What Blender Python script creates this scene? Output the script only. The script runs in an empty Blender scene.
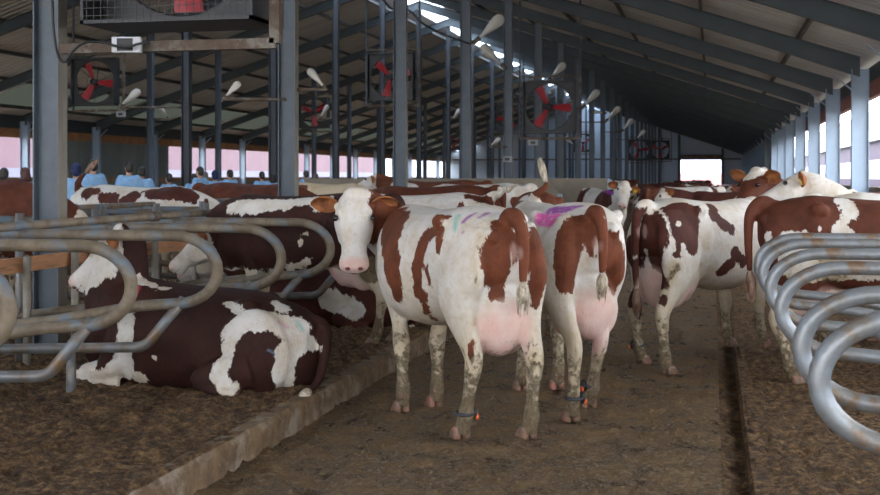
import bpy, bmesh, math, random
import numpy as np
from mathutils import Vector, Matrix, noise
from mathutils.bvhtree import BVHTree

S = bpy.context.scene
COL = S.collection
PI = math.pi

# ------------------------------------------------------------------ camera, sky, light, exposure
EYE = 1.63
F = 1200.0
TH = math.atan(272 / F)
CT, ST = math.cos(TH), math.sin(TH)
cd = bpy.data.cameras.new('camera')
cam = bpy.data.objects.new('camera', cd)
COL.objects.link(cam)
cam.location = (0, 0, EYE)
cam.rotation_euler = (PI / 2, 0, TH)
cd.sensor_width = 36.0
cd.lens = F * 36 / 880
cd.shift_y = -70.5 / 880
cd.clip_end = 900
cd.dof.use_dof = True
cd.dof.focus_distance = 8.2
cd.dof.aperture_fstop = 5.0
S.camera = cam

W = bpy.data.worlds.new('overcast_sky')
S.world = W
W.use_nodes = True
nt = W.node_tree
bg = nt.nodes['Background']
tc = nt.nodes.new('ShaderNodeTexCoord')
sx = nt.nodes.new('ShaderNodeSeparateXYZ')
cr = nt.nodes.new('ShaderNodeValToRGB')
nt.links.new(tc.outputs['Generated'], sx.inputs[0])
nt.links.new(sx.outputs['Z'], cr.inputs[0])
cr.color_ramp.elements[0].position = 0.0
cr.color_ramp.elements[0].color = (0.97, 0.97, 1.0, 1)
cr.color_ramp.elements[1].position = 0.6
cr.color_ramp.elements[1].color = (0.86, 0.92, 1.0, 1)
nt.links.new(cr.outputs[0], bg.inputs['Color'])
bg.inputs['Strength'].default_value = 8.5

sd = bpy.data.lights.new('hazy_sun', 'SUN')
sun = bpy.data.objects.new('hazy_sun', sd)
COL.objects.link(sun)
sd.energy = .6
sd.angle = math.radians(45)
sd.color = (1.0, 0.96, 0.9)
sun.rotation_euler = (math.radians(50), 0, math.radians(40))

S.view_settings.view_transform = 'Standard'
S.view_settings.look = 'None'
S.view_settings.gamma = 1
S.view_settings.use_curve_mapping = False
S.view_settings.exposure = -0.2
S.render.film_transparent = False

# ------------------------------------------------------------------ coordinates
def P(px, py, D):
    """a point seen at photo coordinates px, py, at depth D metres"""
    a = (px - 440) / F * D
    return Vector((a * CT - D * ST, a * ST + D * CT, EYE - (py - 177) / F * D))

def PX(px, py, X):
    """same, for a point on the plane at lateral distance X"""
    k = (px - 440) / F
    D = X / (k * CT - ST)
    return P(px, py, D)

def RAY(px, py):
    v = P(px, py, 1.0) - Vector((0, 0, EYE))
    return v.normalized()

# ------------------------------------------------------------------ objects
def link(o, parent=None):
    COL.objects.link(o)
    if parent is not None:
        o.parent = parent
    return o

def tag(o, label=None, cat=None, group=None, kind=None):
    if label: o['label'] = label
    if cat: o['category'] = cat
    if group: o['group'] = group
    if kind: o['kind'] = kind
    return o

def empty(name, loc=(0, 0, 0), rz=0.0, label=None, cat=None, group=None):
    o = bpy.data.objects.new(name, None)
    o.empty_display_size = 0.2
    o.location = loc
    o.rotation_euler = (0, 0, rz)
    link(o)
    return tag(o, label, cat, group)

def kids(o):
    return [c for c in COL.objects if c.parent == o]

def copy_tree(o, parent=None):
    c = o.copy()
    COL.objects.link(c)
    c.parent = parent
    for ch in kids(o):
        copy_tree(ch, c)
    return c

class MB:
    """collects shapes into one mesh"""
    def __init__(s):
        s.v = []; s.f = []
    def add(s, vs, fs):
        n = len(s.v)
        s.v += [tuple(p) for p in vs]
        s.f += [tuple(i + n for i in f) for f in fs]
        return s
    def box(s, x0, x1, y0, y1, z0, z1):
        vs = [(x, y, z) for z in (z0, z1) for y in (y0, y1) for x in (x0, x1)]
        return s.add(vs, [(0, 2, 3, 1), (4, 5, 7, 6), (0, 1, 5, 4), (2, 6, 7, 3), (0, 4, 6, 2), (1, 3, 7, 5)])
    def cbox(s, c, h, M=None):
        vs = [Vector((c[0] + a * h[0], c[1] + b * h[1], c[2] + d * h[2])) for d in (-1, 1) for b in (-1, 1) for a in (-1, 1)]
        if M is not None: vs = [M @ v for v in vs]
        return s.add(vs, [(0, 2, 3, 1), (4, 5, 7, 6), (0, 1, 5, 4), (2, 6, 7, 3), (0, 4, 6, 2), (1, 3, 7, 5)])
    def bar(s, a, b, w, h, up=(0, 0, 1)):
        a = Vector(a); b = Vector(b); t = (b - a).normalized()
        u = Vector(up); r = t.cross(u).normalized(); u = r.cross(t)
        vs = []
        for p in (a, b):
            for i, j in ((-1, -1), (1, -1), (1, 1), (-1, 1)):
                vs.append(p + r * (i * w / 2) + u * (j * h / 2))
        return s.add(vs, [(3, 2, 1, 0), (4, 5, 6, 7), (0, 1, 5, 4), (1, 2, 6, 5), (2, 3, 7, 6), (3, 0, 4, 7)])
    def rings(s, rings, cap=True):
        n = len(rings[0]); m = len(rings)
        vs = [p for r in rings for p in r]
        fs = []
        for i in range(m - 1):
            for j in range(n):
                k = (j + 1) % n
                fs.append((i * n + j, i * n + k, (i + 1) * n + k, (i + 1) * n + j))
        if cap:
            fs.append(tuple(range(n))[::-1]); fs.append(tuple((m - 1) * n + j for j in range(n)))
        return s.add(vs, fs)
    def tube(s, path, r, n=12, ref=(0, 0, 1), caps=True, r2=None, smoothn=0):
        """tube along path; r = list or number; elliptical with r2 (along ref side)"""
        P_ = [Vector(p) for p in path]
        R1 = r if isinstance(r, (list, tuple)) else [r] * len(P_)
        R2 = R1 if r2 is None else (r2 if isinstance(r2, (list, tuple)) else [r2] * len(P_))
        if smoothn:
            P_, R1, R2 = cat(P_, R1, R2, smoothn)
        ref = Vector(ref)
        m = len(P_); rs = []
        u0 = None
        for i in range(m):
            t = (P_[min(i + 1, m - 1)] - P_[max(i - 1, 0)]).normalized()
            if u0 is None:
                u = ref - t * ref.dot(t)
                if u.length < 1e-3: u = Vector((1, 0, 0)) - t * t.x
            else:
                u = u0 - t * u0.dot(t)
            u.normalize(); u0 = u
            w = t.cross(u)
            rs.append([P_[i] + w * (R1[i] * math.cos(2 * PI * k / n)) + u * (R2[i] * math.sin(2 * PI * k / n)) for k in range(n)])
        return s.rings(rs, caps)
    def ell(s, c, r, M=None, n=16, m=10):
        c = Vector(c); rs = []
        for i in range(m + 1):
            a = -PI / 2 + PI * i / m
            a = max(-PI / 2 + .05, min(PI / 2 - .05, a))
            ring = []
            for k in range(n):
                b = 2 * PI * k / n
                v = Vector((r[0] * math.cos(a) * math.cos(b), r[1] * math.cos(a) * math.sin(b), r[2] * math.sin(a)))
                if M is not None: v = M @ v
                ring.append(c + v)
            rs.append(ring)
        return s.rings(rs)
    def mesh(s, name):
        me = bpy.data.meshes.new(name)
        me.from_pydata(s.v, [], s.f)
        me.update()
        return me
    def build(s, name, mat, parent=None, smooth=False, bevel=0.0, fix=True):
        me = s.mesh(name)
        if fix:
            bm = bmesh.new(); bm.from_mesh(me)
            bmesh.ops.recalc_face_normals(bm, faces=bm.faces)
            bm.to_mesh(me); bm.free()
        if mat: me.materials.append(mat)
        if smooth: me.polygons.foreach_set('use_smooth', [True] * len(me.polygons))
        o = bpy.data.objects.new(name, me)
        link(o, parent)
        if bevel:
            b = o.modifiers.new('bevel', 'BEVEL'); b.width = bevel; b.segments = 2; b.limit_method = 'ANGLE'
        return o

def cat(P_, R1, R2, k):
    """Catmull-Rom resample of points and radii"""
    oP, o1, o2 = [], [], []
    n = len(P_)
    def cr(a, b, c, d, t):
        return 0.5 * ((2 * b) + (c - a) * t + (2 * a - 5 * b + 4 * c - d) * t * t + (3 * b - a - 3 * c + d) * t * t * t)
    for i in range(n - 1):
        i0, i1, i2, i3 = max(i - 1, 0), i, i + 1, min(i + 2, n - 1)
        for q in range(k):
            t = q / k
            oP.append(cr(P_[i0], P_[i1], P_[i2], P_[i3], t))
            o1.append(cr(R1[i0], R1[i1], R1[i2], R1[i3], t))
            o2.append(cr(R2[i0], R2[i1], R2[i2], R2[i3], t))
    oP.append(P_[-1]); o1.append(R1[-1]); o2.append(R2[-1])
    return oP, o1, o2

def blended(mb, name, voxel, smooth_it, parent=None, mat=None):
    """fuse overlapping closed shapes into one continuous skin"""
    me = mb.mesh(name + '_src')
    bm = bmesh.new(); bm.from_mesh(me)
    bmesh.ops.recalc_face_normals(bm, faces=bm.faces)
    bm.to_mesh(me); bm.free()
    o = bpy.data.objects.new(name + '_src', me)
    COL.objects.link(o)
    r = o.modifiers.new('r', 'REMESH'); r.mode = 'VOXEL'; r.voxel_size = voxel; r.use_smooth_shade = True
    if smooth_it:
        m = o.modifiers.new('s', 'SMOOTH'); m.factor = 0.5; m.iterations = smooth_it
    dg = bpy.context.evaluated_depsgraph_get()
    dg.update()
    nm = bpy.data.meshes.new_from_object(o.evaluated_get(dg))
    bpy.data.objects.remove(o); bpy.data.meshes.remove(me)
    nm.name = name
    nm.polygons.foreach_set('use_smooth', [True] * len(nm.polygons))
    nm.materials.clear()
    if mat: nm.materials.append(mat)
    ob = bpy.data.objects.new(name, nm)
    link(ob, parent)
    return ob

# ------------------------------------------------------------------ materials
def newmat(name):
    m = bpy.data.materials.new(name); m.use_nodes = True
    return m, m.node_tree, m.node_tree.nodes['Principled BSDF']

def nd(t, kind, **kw):
    n = t.nodes.new(kind)
    for k, v in kw.items(): setattr(n, k, v)
    return n

def pm(name, c1, c2=None, scale=5.0, rough=0.6, metal=0.0, bump=0.0, bscale=None, c3=None, s3=2.0, t3=(.55, .65), stretch=None, rough2=None):
    m, t, b = newmat(name)
    b.inputs['Roughness'].default_value = rough
    b.inputs['Metallic'].default_value = metal
    b.inputs['Base Color'].default_value = (*c1, 1)
    co = nd(t, 'ShaderNodeTexCoord'); src = co.outputs['Object']
    if stretch:
        mp = nd(t, 'ShaderNodeMapping'); mp.inputs['Scale'].default_value = stretch
        t.links.new(src, mp.inputs[0]); src = mp.outputs[0]
    if c2:
        n = nd(t, 'ShaderNodeTexNoise'); n.inputs['Scale'].default_value = scale; n.inputs['Detail'].default_value = 6
        n.inputs['Roughness'].default_value = .65
        t.links.new(src, n.inputs['Vector'])
        r = nd(t, 'ShaderNodeValToRGB')
        r.color_ramp.elements[0].position = .36; r.color_ramp.elements[0].color = (*c1, 1)
        r.color_ramp.elements[1].position = .66; r.color_ramp.elements[1].color = (*c2, 1)
        t.links.new(n.outputs['Fac'], r.inputs[0])
        out = r.outputs[0]
        if c3:
            n3 = nd(t, 'ShaderNodeTexNoise'); n3.inputs['Scale'].default_value = s3; n3.inputs['Detail'].default_value = 8
            n3.inputs['Roughness'].default_value = .7
            t.links.new(src, n3.inputs['Vector'])
            r3 = nd(t, 'ShaderNodeMapRange'); r3.inputs['From Min'].default_value = t3[0]; r3.inputs['From Max'].default_value = t3[1]
            t.links.new(n3.outputs['Fac'], r3.inputs['Value'])
            mx = nd(t, 'ShaderNodeMix', data_type='RGBA')
            t.links.new(r3.outputs[0], mx.inputs['Factor']); t.links.new(out, mx.inputs['A'])
            mx.inputs['B'].default_value = (*c3, 1)
            out = mx.outputs['Result']
        t.links.new(out, b.inputs['Base Color'])
        if rough2 is not None:
            rr = nd(t, 'ShaderNodeMapRange'); rr.inputs['From Min'].default_value = .35; rr.inputs['From Max'].default_value = .65
            rr.inputs['To Min'].default_value = rough; rr.inputs['To Max'].default_value = rough2
            t.links.new(n.outputs['Fac'], rr.inputs['Value']); t.links.new(rr.outputs[0], b.inputs['Roughness'])
    if bump:
        nb = nd(t, 'ShaderNodeTexNoise'); nb.inputs['Scale'].default_value = bscale or scale * 4; nb.inputs['Detail'].default_value = 6
        t.links.new(src, nb.inputs['Vector'])
        bp = nd(t, 'ShaderNodeBump'); bp.inputs['Strength'].default_value = 1.0; bp.inputs['Distance'].default_value = bump
        t.links.new(nb.outputs['Fac'], bp.inputs['Height']); t.links.new(bp.outputs[0], b.inputs['Normal'])
    return m

M = {}
M['galv'] = pm('galvanised_pipe', (.19, .215, .24), (.15, .115, .08), 7, .42, .35, .0015, 60, c3=(.20, .13, .075), s3=5, t3=(.52, .62))
M['galv_dirty'] = pm('dirty_pipe', (.12, .092, .062), (.25, .195, .13), 6, .6, .1, .002, 50, c3=(.12, .16, .20), s3=3, t3=(.5, .6))
M['galv_clean'] = pm('worn_zinc_pipe', (.25, .28, .315), (.18, .165, .14), 7, .40, .35, .0015, 60, c3=(.20, .125, .075), s3=7, t3=(.54, .64))
M['steel_blue'] = pm('grey_blue_painted_steel', (.095, .12, .148), (.07, .088, .108), 3, .5, 0, .001, 30, c3=(.16, .12, .08), s3=6, t3=(.62, .72))
M['steel_dark'] = pm('dark_weathered_steel', (.055, .065, .08), (.04, .045, .052), 3, .55, 0, .001, 30, c3=(.14, .10, .07), s3=5, t3=(.6, .7))
M['rafter'] = pm('slate_painted_steel', (.060, .076, .084), (.045, .058, .066), 2, .55, 0)
M['column'] = pm('pale_blue_painted_steel', (.33, .42, .53), (.28, .36, .46), 2, .5, 0, 0, None, c3=(.28, .25, .22), s3=7, t3=(.66, .75))
M['post_face'] = M['steel_blue']
M['flange'] = pm('weathered_pale_flange', (.24, .22, .18), (.13, .12, .10), 4, .6, 0, .001, 40, c3=(.20, .10, .05), s3=9, t3=(.6, .68), stretch=(1, 1, .3))
M['rust'] = pm('rusty_angle_iron', (.13, .10, .075), (.085, .05, .032), 8, .7, .2, .002, 60, c3=(.20, .18, .15), s3=5, t3=(.5, .6))
M['purlin_up'] = pm('scuffed_zinc_pipe', (.36, .34, .29), (.22, .19, .15), 6, .5, .2)
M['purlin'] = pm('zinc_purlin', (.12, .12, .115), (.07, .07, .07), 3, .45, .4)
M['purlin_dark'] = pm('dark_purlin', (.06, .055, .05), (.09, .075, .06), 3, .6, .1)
M['beam_red'] = pm('red_brown_eave_beam', (.32, .10, .06), (.22, .07, .045), 3, .6)
M['beam_orange'] = pm('orange_timber', (.42, .19, .07), (.26, .11, .045), 2, .6)
M['plank'] = pm('orange_brown_timber', (.62, .31, .15), (.45, .22, .11), 3, .7, 0, .003, 30, stretch=(8, 1, 8), c3=(.13, .09, .06), s3=2, t3=(.55, .7))
M['concrete'] = pm('soiled_concrete', (.20, .13, .07), (.09, .055, .028), 6, .9, 0, .015, 25, c3=(.26, .21, .16), s3=4, t3=(.5, .62))
M['wall_beige'] = pm('beige_concrete', (.24, .21, .165), (.18, .155, .12), 2, .85)
M['slurry'] = None
M['white_lamp'] = None
M['black'] = pm('black_plastic', (.012, .012, .014), (.02, .02, .022), 8, .5)
M['fan_black'] = pm('black_fan_housing', (.015, .017, .022), (.035, .033, .03), 4, .5)
M['fan_red'] = pm('red_fan_blade', (.42, .018, .03), (.30, .015, .022), 4, .45)
M['white_panel'] = pm('dirty_white_plastic', (.70, .74, .80), (.5, .5, .5), 4, .5)
M['cladding'] = pm('pale_blue_wall_sheet', (.42, .50, .60), (.36, .44, .54), .6, .5)
M['cladding_grey'] = pm('grey_green_wall_sheet', (.20, .22, .21), (.16, .175, .165), .6, .6)
M['hair_blk'] = pm('black_hair', (.012, .010, .010), (.03, .025, .02), 30, .5, 0, .004, 90)
M['hair_brn'] = pm('auburn_hair', (.09, .025, .018), (.05, .018, .012), 30, .5, 0, .004, 90)
M['hair_gry'] = pm('greying_hair', (.16, .13, .11), (.09, .075, .065), 30, .5, 0, .004, 90)
M['cap_navy'] = pm('navy_cap_cloth', (.012, .02, .075), (.02, .03, .10), 20, .8)
M['skin'] = pm('skin', (.55, .31, .22), (.48, .26, .18), 8, .5)
M['gown'] = pm('pale_blue_gown', (.24, .45, .72), (.34, .56, .82), 6, .75, 0, .01, 9)
M['trousers'] = pm('dark_trousers', (.03, .035, .05), (.05, .05, .06), 9, .8)
M['tag_yellow'] = pm('yellow_tag', (.85, .55, .04), None, 5, .5)
M['tag_orange'] = pm('orange_tag', (.85, .16, .03), (.6, .1, .03), 9, .5)
M['hoof'] = pm('soiled_hoof', (.30, .17, .12), (.10, .07, .045), 14, .45, 0, .003, 60, c3=(.42, .17, .13), s3=9, t3=(.54, .64))
M['eye'] = pm('dark_eye', (.006, .005, .006), None, 5, .08)
M['ear_in'] = pm('russet_ear', (.42, .155, .045), (.13, .040, .018), 10, .8, 0, .006, 60)
M['ear_white'] = pm('white_ear', (.75, .66, .58), (.6, .48, .4), 12, .8, 0, .006, 60)
M['nostril'] = pm('nostril', (.16, .035, .035), None, 5, .5)
M['switch_w'] = pm('cream_tail_hair', (.72, .66, .55), (.30, .22, .13), 16, .85, 0, .02, 45, stretch=(3, 3, .6))
M['switch_b'] = pm('brown_tail_hair', (.14, .045, .025), (.40, .30, .22), 12, .85, 0, .02, 45, stretch=(3, 3, .6))
M['plastic_grey'] = pm('grey_box', (.35, .36, .38), (.25, .25, .26), 5, .5)

def soil_mat():
    m, t, b = newmat('trodden_brown_bedding')
    co = nd(t, 'ShaderNodeTexCoord')
    n = nd(t, 'ShaderNodeTexNoise'); n.inputs['Scale'].default_value = 16; n.inputs['Detail'].default_value = 10; n.inputs['Roughness'].default_value = .8
    t.links.new(co.outputs['Object'], n.inputs['Vector'])
    r = nd(t, 'ShaderNodeValToRGB'); e = r.color_ramp.elements
    e[0].position = .38; e[0].color = (.024, .012, .005, 1)  # dark end puts the crevice shade between clods into the colour
    e[1].position = .63; e[1].color = (.42, .245, .105, 1)
    k = e.new(.5); k.color = (.145, .078, .031, 1)
    t.links.new(n.outputs['Fac'], r.inputs[0]); t.links.new(r.outputs[0], b.inputs['Base Color'])
    b.inputs['Roughness'].default_value = .9
    n2 = nd(t, 'ShaderNodeTexNoise'); n2.inputs['Scale'].default_value = 30; n2.inputs['Detail'].default_value = 8; n2.inputs['Roughness'].default_value = .7
    t.links.new(co.outputs['Object'], n2.inputs['Vector'])
    bp = nd(t, 'ShaderNodeBump'); bp.inputs['Distance'].default_value = .07; bp.inputs['Strength'].default_value = 1
    t.links.new(n2.outputs['Fac'], bp.inputs['Height']); t.links.new(bp.outputs[0], b.inputs['Normal'])
    return m
M['soil'] = soil_mat()

def slurry_mat():
    m, t, b = newmat('wet_slurry_on_concrete')
    co = nd(t, 'ShaderNodeTexCoord')
    n = nd(t, 'ShaderNodeTexNoise'); n.inputs['Scale'].default_value = 3.2; n.inputs['Detail'].default_value = 12; n.inputs['Roughness'].default_value = .8
    b.inputs['Specular IOR Level'].default_value = .4
    t.links.new(co.outputs['Object'], n.inputs['Vector'])
    r = nd(t, 'ShaderNodeValToRGB'); e = r.color_ramp.elements
    e[0].position = .40; e[0].color = (.085, .047, .018, 1)
    e[1].position = .60; e[1].color = (.33, .20, .085, 1)
    t.links.new(n.outputs['Fac'], r.inputs[0])
    n3 = nd(t, 'ShaderNodeTexNoise'); n3.inputs['Scale'].default_value = 34; n3.inputs['Detail'].default_value = 6; n3.inputs['Roughness'].default_value = .75
    t.links.new(co.outputs['Object'], n3.inputs['Vector'])
    mr = nd(t, 'ShaderNodeMapRange'); mr.inputs['From Min'].default_value = .53; mr.inputs['From Max'].default_value = .62
    t.links.new(n3.outputs['Fac'], mr.inputs['Value'])
    mx = nd(t, 'ShaderNodeMix', data_type='RGBA'); mx.inputs['B'].default_value = (.40, .30, .19, 1)
    t.links.new(mr.outputs[0], mx.inputs['Factor']); t.links.new(r.outputs[0], mx.inputs['A'])
    t.links.new(mx.outputs['Result'], b.inputs['Base Color'])
    rr = nd(t, 'ShaderNodeMapRange'); rr.inputs['From Min'].default_value = .42; rr.inputs['From Max'].default_value = .54
    rr.inputs['To Min'].default_value = .20; rr.inputs['To Max'].default_value = .70
    t.links.new(n.outputs['Fac'], rr.inputs['Value']); t.links.new(rr.outputs[0], b.inputs['Roughness'])
    bp = nd(t, 'ShaderNodeBump'); bp.inputs['Distance'].default_value = .11; bp.inputs['Strength'].default_value = 1
    t.links.new(n3.outputs['Fac'], bp.inputs['Height']); t.links.new(bp.outputs[0], b.inputs['Normal'])
    return m
M['slurry'] = slurry_mat()

def roof_mat(name, c1, c2, axis):
    """corrugated sheet, ribs running down the slope"""
    m, t, b = newmat(name)
    co = nd(t, 'ShaderNodeTexCoord')
    sp = nd(t, 'ShaderNodeSeparateXYZ'); t.links.new(co.outputs['Object'], sp.inputs[0])
    mp = nd(t, 'ShaderNodeMapping'); mp.inputs['Scale'].default_value = (.25, 3.0, .25)
    t.links.new(co.outputs['Object'], mp.inputs[0])
    n = nd(t, 'ShaderNodeTexNoise'); n.inputs['Scale'].default_value = 1.6; n.inputs['Detail'].default_value = 5
    t.links.new(mp.outputs[0], n.inputs['Vector'])
    r = nd(t, 'ShaderNodeValToRGB'); e = r.color_ramp.elements
    e[0].position = .35; e[0].color = (*c1, 1); e[1].position = .65; e[1].color = (*c2, 1)
    t.links.new(n.outputs['Fac'], r.inputs[0]); t.links.new(r.outputs[0], b.inputs['Base Color'])
    b.inputs['Roughness'].default_value = .45
    mu = nd(t, 'ShaderNodeMath', operation='MULTIPLY'); mu.inputs[1].default_value = 2 * PI / .35
    t.links.new(sp.outputs['Y'], mu.inputs[0])
    si = nd(t, 'ShaderNodeMath', operation='SINE'); t.links.new(mu.outputs[0], si.inputs[0])
    bp = nd(t, 'ShaderNodeBump'); bp.inputs['Distance'].default_value = .03
    t.links.new(si.outputs[0], bp.inputs['Height']); t.links.new(bp.outputs[0], b.inputs['Normal'])
    return m
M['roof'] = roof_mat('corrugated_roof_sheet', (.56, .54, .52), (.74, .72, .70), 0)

def trans_mat(name, c, k=.7):
    m, t, b = newmat(name)
    tr = nd(t, 'ShaderNodeBsdfTranslucent'); tr.inputs['Color'].default_value = (*c, 1)
    tp = nd(t, 'ShaderNodeBsdfTransparent'); tp.inputs['Color'].default_value = (*c, 1)
    mx = nd(t, 'ShaderNodeMixShader'); mx.inputs[0].default_value = 1 - k
    t.links.new(tr.outputs[0], mx.inputs[1]); t.links.new(tp.outputs[0], mx.inputs[2])
    t.links.new(mx.outputs[0], t.nodes['Material Output'].inputs['Surface'])
    return m
M['skylight'] = trans_mat('clear_ridge_sheet', (.85, .92, 1.0), .3)
M['roof_window'] = trans_mat('weathered_translucent_sheet', (.11, .115, .10), .8)

def glass_lamp():
    m, t, b = newmat('milky_lamp_glass')
    b.inputs['Base Color'].default_value = (.80, .76, .68, 1); b.inputs['Roughness'].default_value = .3
    b.inputs['Transmission Weight'].default_value = .35
    return m
M['white_lamp'] = glass_lamp()

def coat_mat(name, brown, white, ns=13, amp=.13, brown2=None):
    m, t, b = newmat(name)
    b.inputs['Roughness'].default_value = .72
    b.inputs['Specular IOR Level'].default_value = .25
    co = nd(t, 'ShaderNodeTexCoord')
    def attr(n, out='Fac'):
        a = nd(t, 'ShaderNodeAttribute', attribute_name=n); return a.outputs[out]
    def noise_(s, d=6, r=.65, stretch=None):
        n = nd(t, 'ShaderNodeTexNoise'); n.inputs['Scale'].default_value = s; n.inputs['Detail'].default_value = d; n.inputs['Roughness'].default_value = r
        src = co.outputs['Object']
        if stretch:
            mp = nd(t, 'ShaderNodeMapping'); mp.inputs['Scale'].default_value = stretch
            t.links.new(src, mp.inputs[0]); src = mp.outputs[0]
        t.links.new(src, n.inputs['Vector']); return n.outputs['Fac']
    def math_(op, a, b_):
        n = nd(t, 'ShaderNodeMath', operation=op)
        for i, v in enumerate((a, b_)):
            if isinstance(v, (int, float)): n.inputs[i].default_value = v
            else: t.links.new(v, n.inputs[i])
        return n.outputs[0]
    def rng(v, a, b_):
        n = nd(t, 'ShaderNodeMapRange'); n.inputs['From Min'].default_value = a; n.inputs['From Max'].default_value = b_
        t.links.new(v, n.inputs['Value']); return n.outputs[0]
    def mix(f, a, b_):
        n = nd(t, 'ShaderNodeMix', data_type='RGBA')
        t.links.new(f, n.inputs['Factor'])
        for k, v in (('A', a), ('B', b_)):
            if isinstance(v, tuple): n.inputs[k].default_value = (*v, 1)
            else: t.links.new(v, n.inputs[k])
        return n.outputs['Result']
    n1 = noise_(ns, 5, .6, (1, 1, .55))
    edge = math_('ADD', attr('coat'), math_('MULTIPLY', math_('SUBTRACT', n1, .5), amp))
    edge = math_('ADD', edge, math_('MULTIPLY', math_('SUBTRACT', noise_(60, 4, .7, (1, 1, .4)), .5), .05))
    f = rng(edge, -.004, .006)
    n2 = noise_(5, 4)
    b2 = brown2 or tuple(c * .5 for c in brown)
    br = mix(rng(n2, .35, .68), brown, b2)
    wh = mix(rng(noise_(3.5, 5), .42, .72), white, tuple(w * k for w, k in zip(white, (.82, .72, .58))))
    wh = mix(math_('MULTIPLY', rng(noise_(28, 6, .8), .56, .70), .45), wh, (.34, .26, .18))
    lowm = math_('ADD', attr('mud'), math_('MULTIPLY', math_('SUBTRACT', noise_(7, 5), .5), .5))
    wh = mix(math_('MULTIPLY', rng(lowm, .0, .36), .8), wh, (.45, .355, .22))
    base = mix(f, wh, br)
    pinkm = attr('pink')
    pk = mix(rng(noise_(6, 4), .35, .65), (.64, .41, .36), (.68, .53, .47))
    base = mix(pinkm, base, pk)
    dy = nd(t, 'ShaderNodeAttribute', attribute_name='dye')
    base = mix(math_('MULTIPLY', dy.outputs['Alpha'], rng(noise_(24, 3), .2, .45)), base, dy.outputs['Color'])
    md = math_('ADD', attr('mud'), math_('MULTIPLY', math_('SUBTRACT', noise_(22, 7, .75), .5), 1.5))
    base = mix(math_('MULTIPLY', rng(md, .42, .62), .85), base, mix(rng(noise_(14, 4), .35, .65), (.16, .115, .060), (.085, .058, .032)))
    t.links.new(base, b.inputs['Base Color'])
    bp = nd(t, 'ShaderNodeBump'); bp.inputs['Distance'].default_value = .006
    h = math_('ADD', noise_(70, 4, .6, (1, 1, .35)), math_('MULTIPLY', math_('MULTIPLY', rng(md, .42, .62), noise_(45, 5)), 3.0))
    t.links.new(h, bp.inputs['Height']); t.links.new(bp.outputs[0], b.inputs['Normal'])
    return m
WHT = (.66, .635, .60)
M['coat_red'] = coat_mat('red_and_white_coat', (.120, .034, .017), WHT)
M['coat_bright'] = coat_mat('chestnut_and_white_coat', (.17, .050, .022), WHT)
M['coat_dark'] = coat_mat('dark_red_and_white_coat', (.042, .013, .009), WHT)
M['coat_mid'] = coat_mat('deep_red_and_white_coat', (.085, .024, .016), WHT)
M['coat_cream'] = coat_mat('cream_coat', (.20, .06, .03), (.60, .49, .35))

# ------------------------------------------------------------------ structure
T0 = 9.4
BAYS = 21
XR, XC, XL = 3.13, -12.55, -28.2
YEND = 130.0
SL = .33
def zraf(x):   # underside of the rafters
    return 3.87 + SL * (XR - x) if x > XC else 3.87 + SL * (x - XL) * 1.0
def zroof(x):
    return zraf(x) + .47

def grid_mesh(name, xs, ys, zf, mat, kind='structure', parent=None, skirt=None):
    nx, ny = len(xs), len(ys)
    vs = [(x, y, zf(x, y)) for y in ys for x in xs]
    fs = [(j * nx + i, j * nx + i + 1, (j + 1) * nx + i + 1, (j + 1) * nx + i) for j in range(ny - 1) for i in range(nx - 1)]
    if skirt is not None:   # close the rim down to a level
        loop = [i for i in range(nx)] + [j * nx + nx - 1 for j in range(1, ny)] + [(ny - 1) * nx + i for i in range(nx - 2, -1, -1)] + [j * nx for j in range(ny - 2, 0, -1)]
        n0 = len(vs)
        for k in loop: vs.append((vs[k][0], vs[k][1], skirt))
        L = len(loop)
        for a in range(L):
            b = (a + 1) % L
            fs.append((loop[b], loop[a], n0 + a, n0 + b))
    me = bpy.data.meshes.new(name); me.from_pydata(vs, [], fs); me.update()
    me.polygons.foreach_set('use_smooth', [True] * len(me.polygons))
    me.materials.append(mat)
    o = bpy.data.objects.new(name, me); link(o, parent)
    if kind: o['kind'] = kind
    return o

def fr(x, y, s, h=1.0, o=6):
    return noise.fractal(Vector((x * s, y * s, 7.3)), h, 2.0, o)

def lump(x, y, s):
    v = noise.fractal(Vector((x * s, y * s, 2.1)), 1, 2, 3)
    return abs(v)
def prog(a, b, s0, grow):
    r = [a]; s = s0
    while r[-1] < b:
        r.append(min(b, r[-1] + s)); s *= grow
    return r

# outside ground
g = MB(); g.box(-160, 160, -40, 420, -.5, -.12); o = g.build('floor', pm('yard_ground', (.20, .18, .15), (.14, .13, .10), .3, .9)); tag(o, kind='structure')
# alley between the two rows of cubicles
o = grid_mesh('floor', list(np.arange(-2.66, .061, .024)), prog(3.0, YEND, .022, 1.009),
              lambda x, y: .013 * fr(x, y, 1.6) + .012 * fr(x + 9, y, 6.0) + .045 * max(0, fr(x, y, 11.0) - .18) + .035 * max(0, fr(x + 3, y, 24.0) - .2) + .004 * fr(x, y + 4, 30.0) - .008, M['slurry'], skirt=-.3)
# the gutter beside the right kerb
grid_mesh('floor', list(np.linspace(.03, .25, 9)), prog(1.2, YEND, .03, 1.015), lambda x, y: -.10 + .03 * fr(x, y, 2.5) + .03 * fr(x, y, 9) + .35 * max(0, .12 - x), M['soil'], skirt=-.4)

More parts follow.
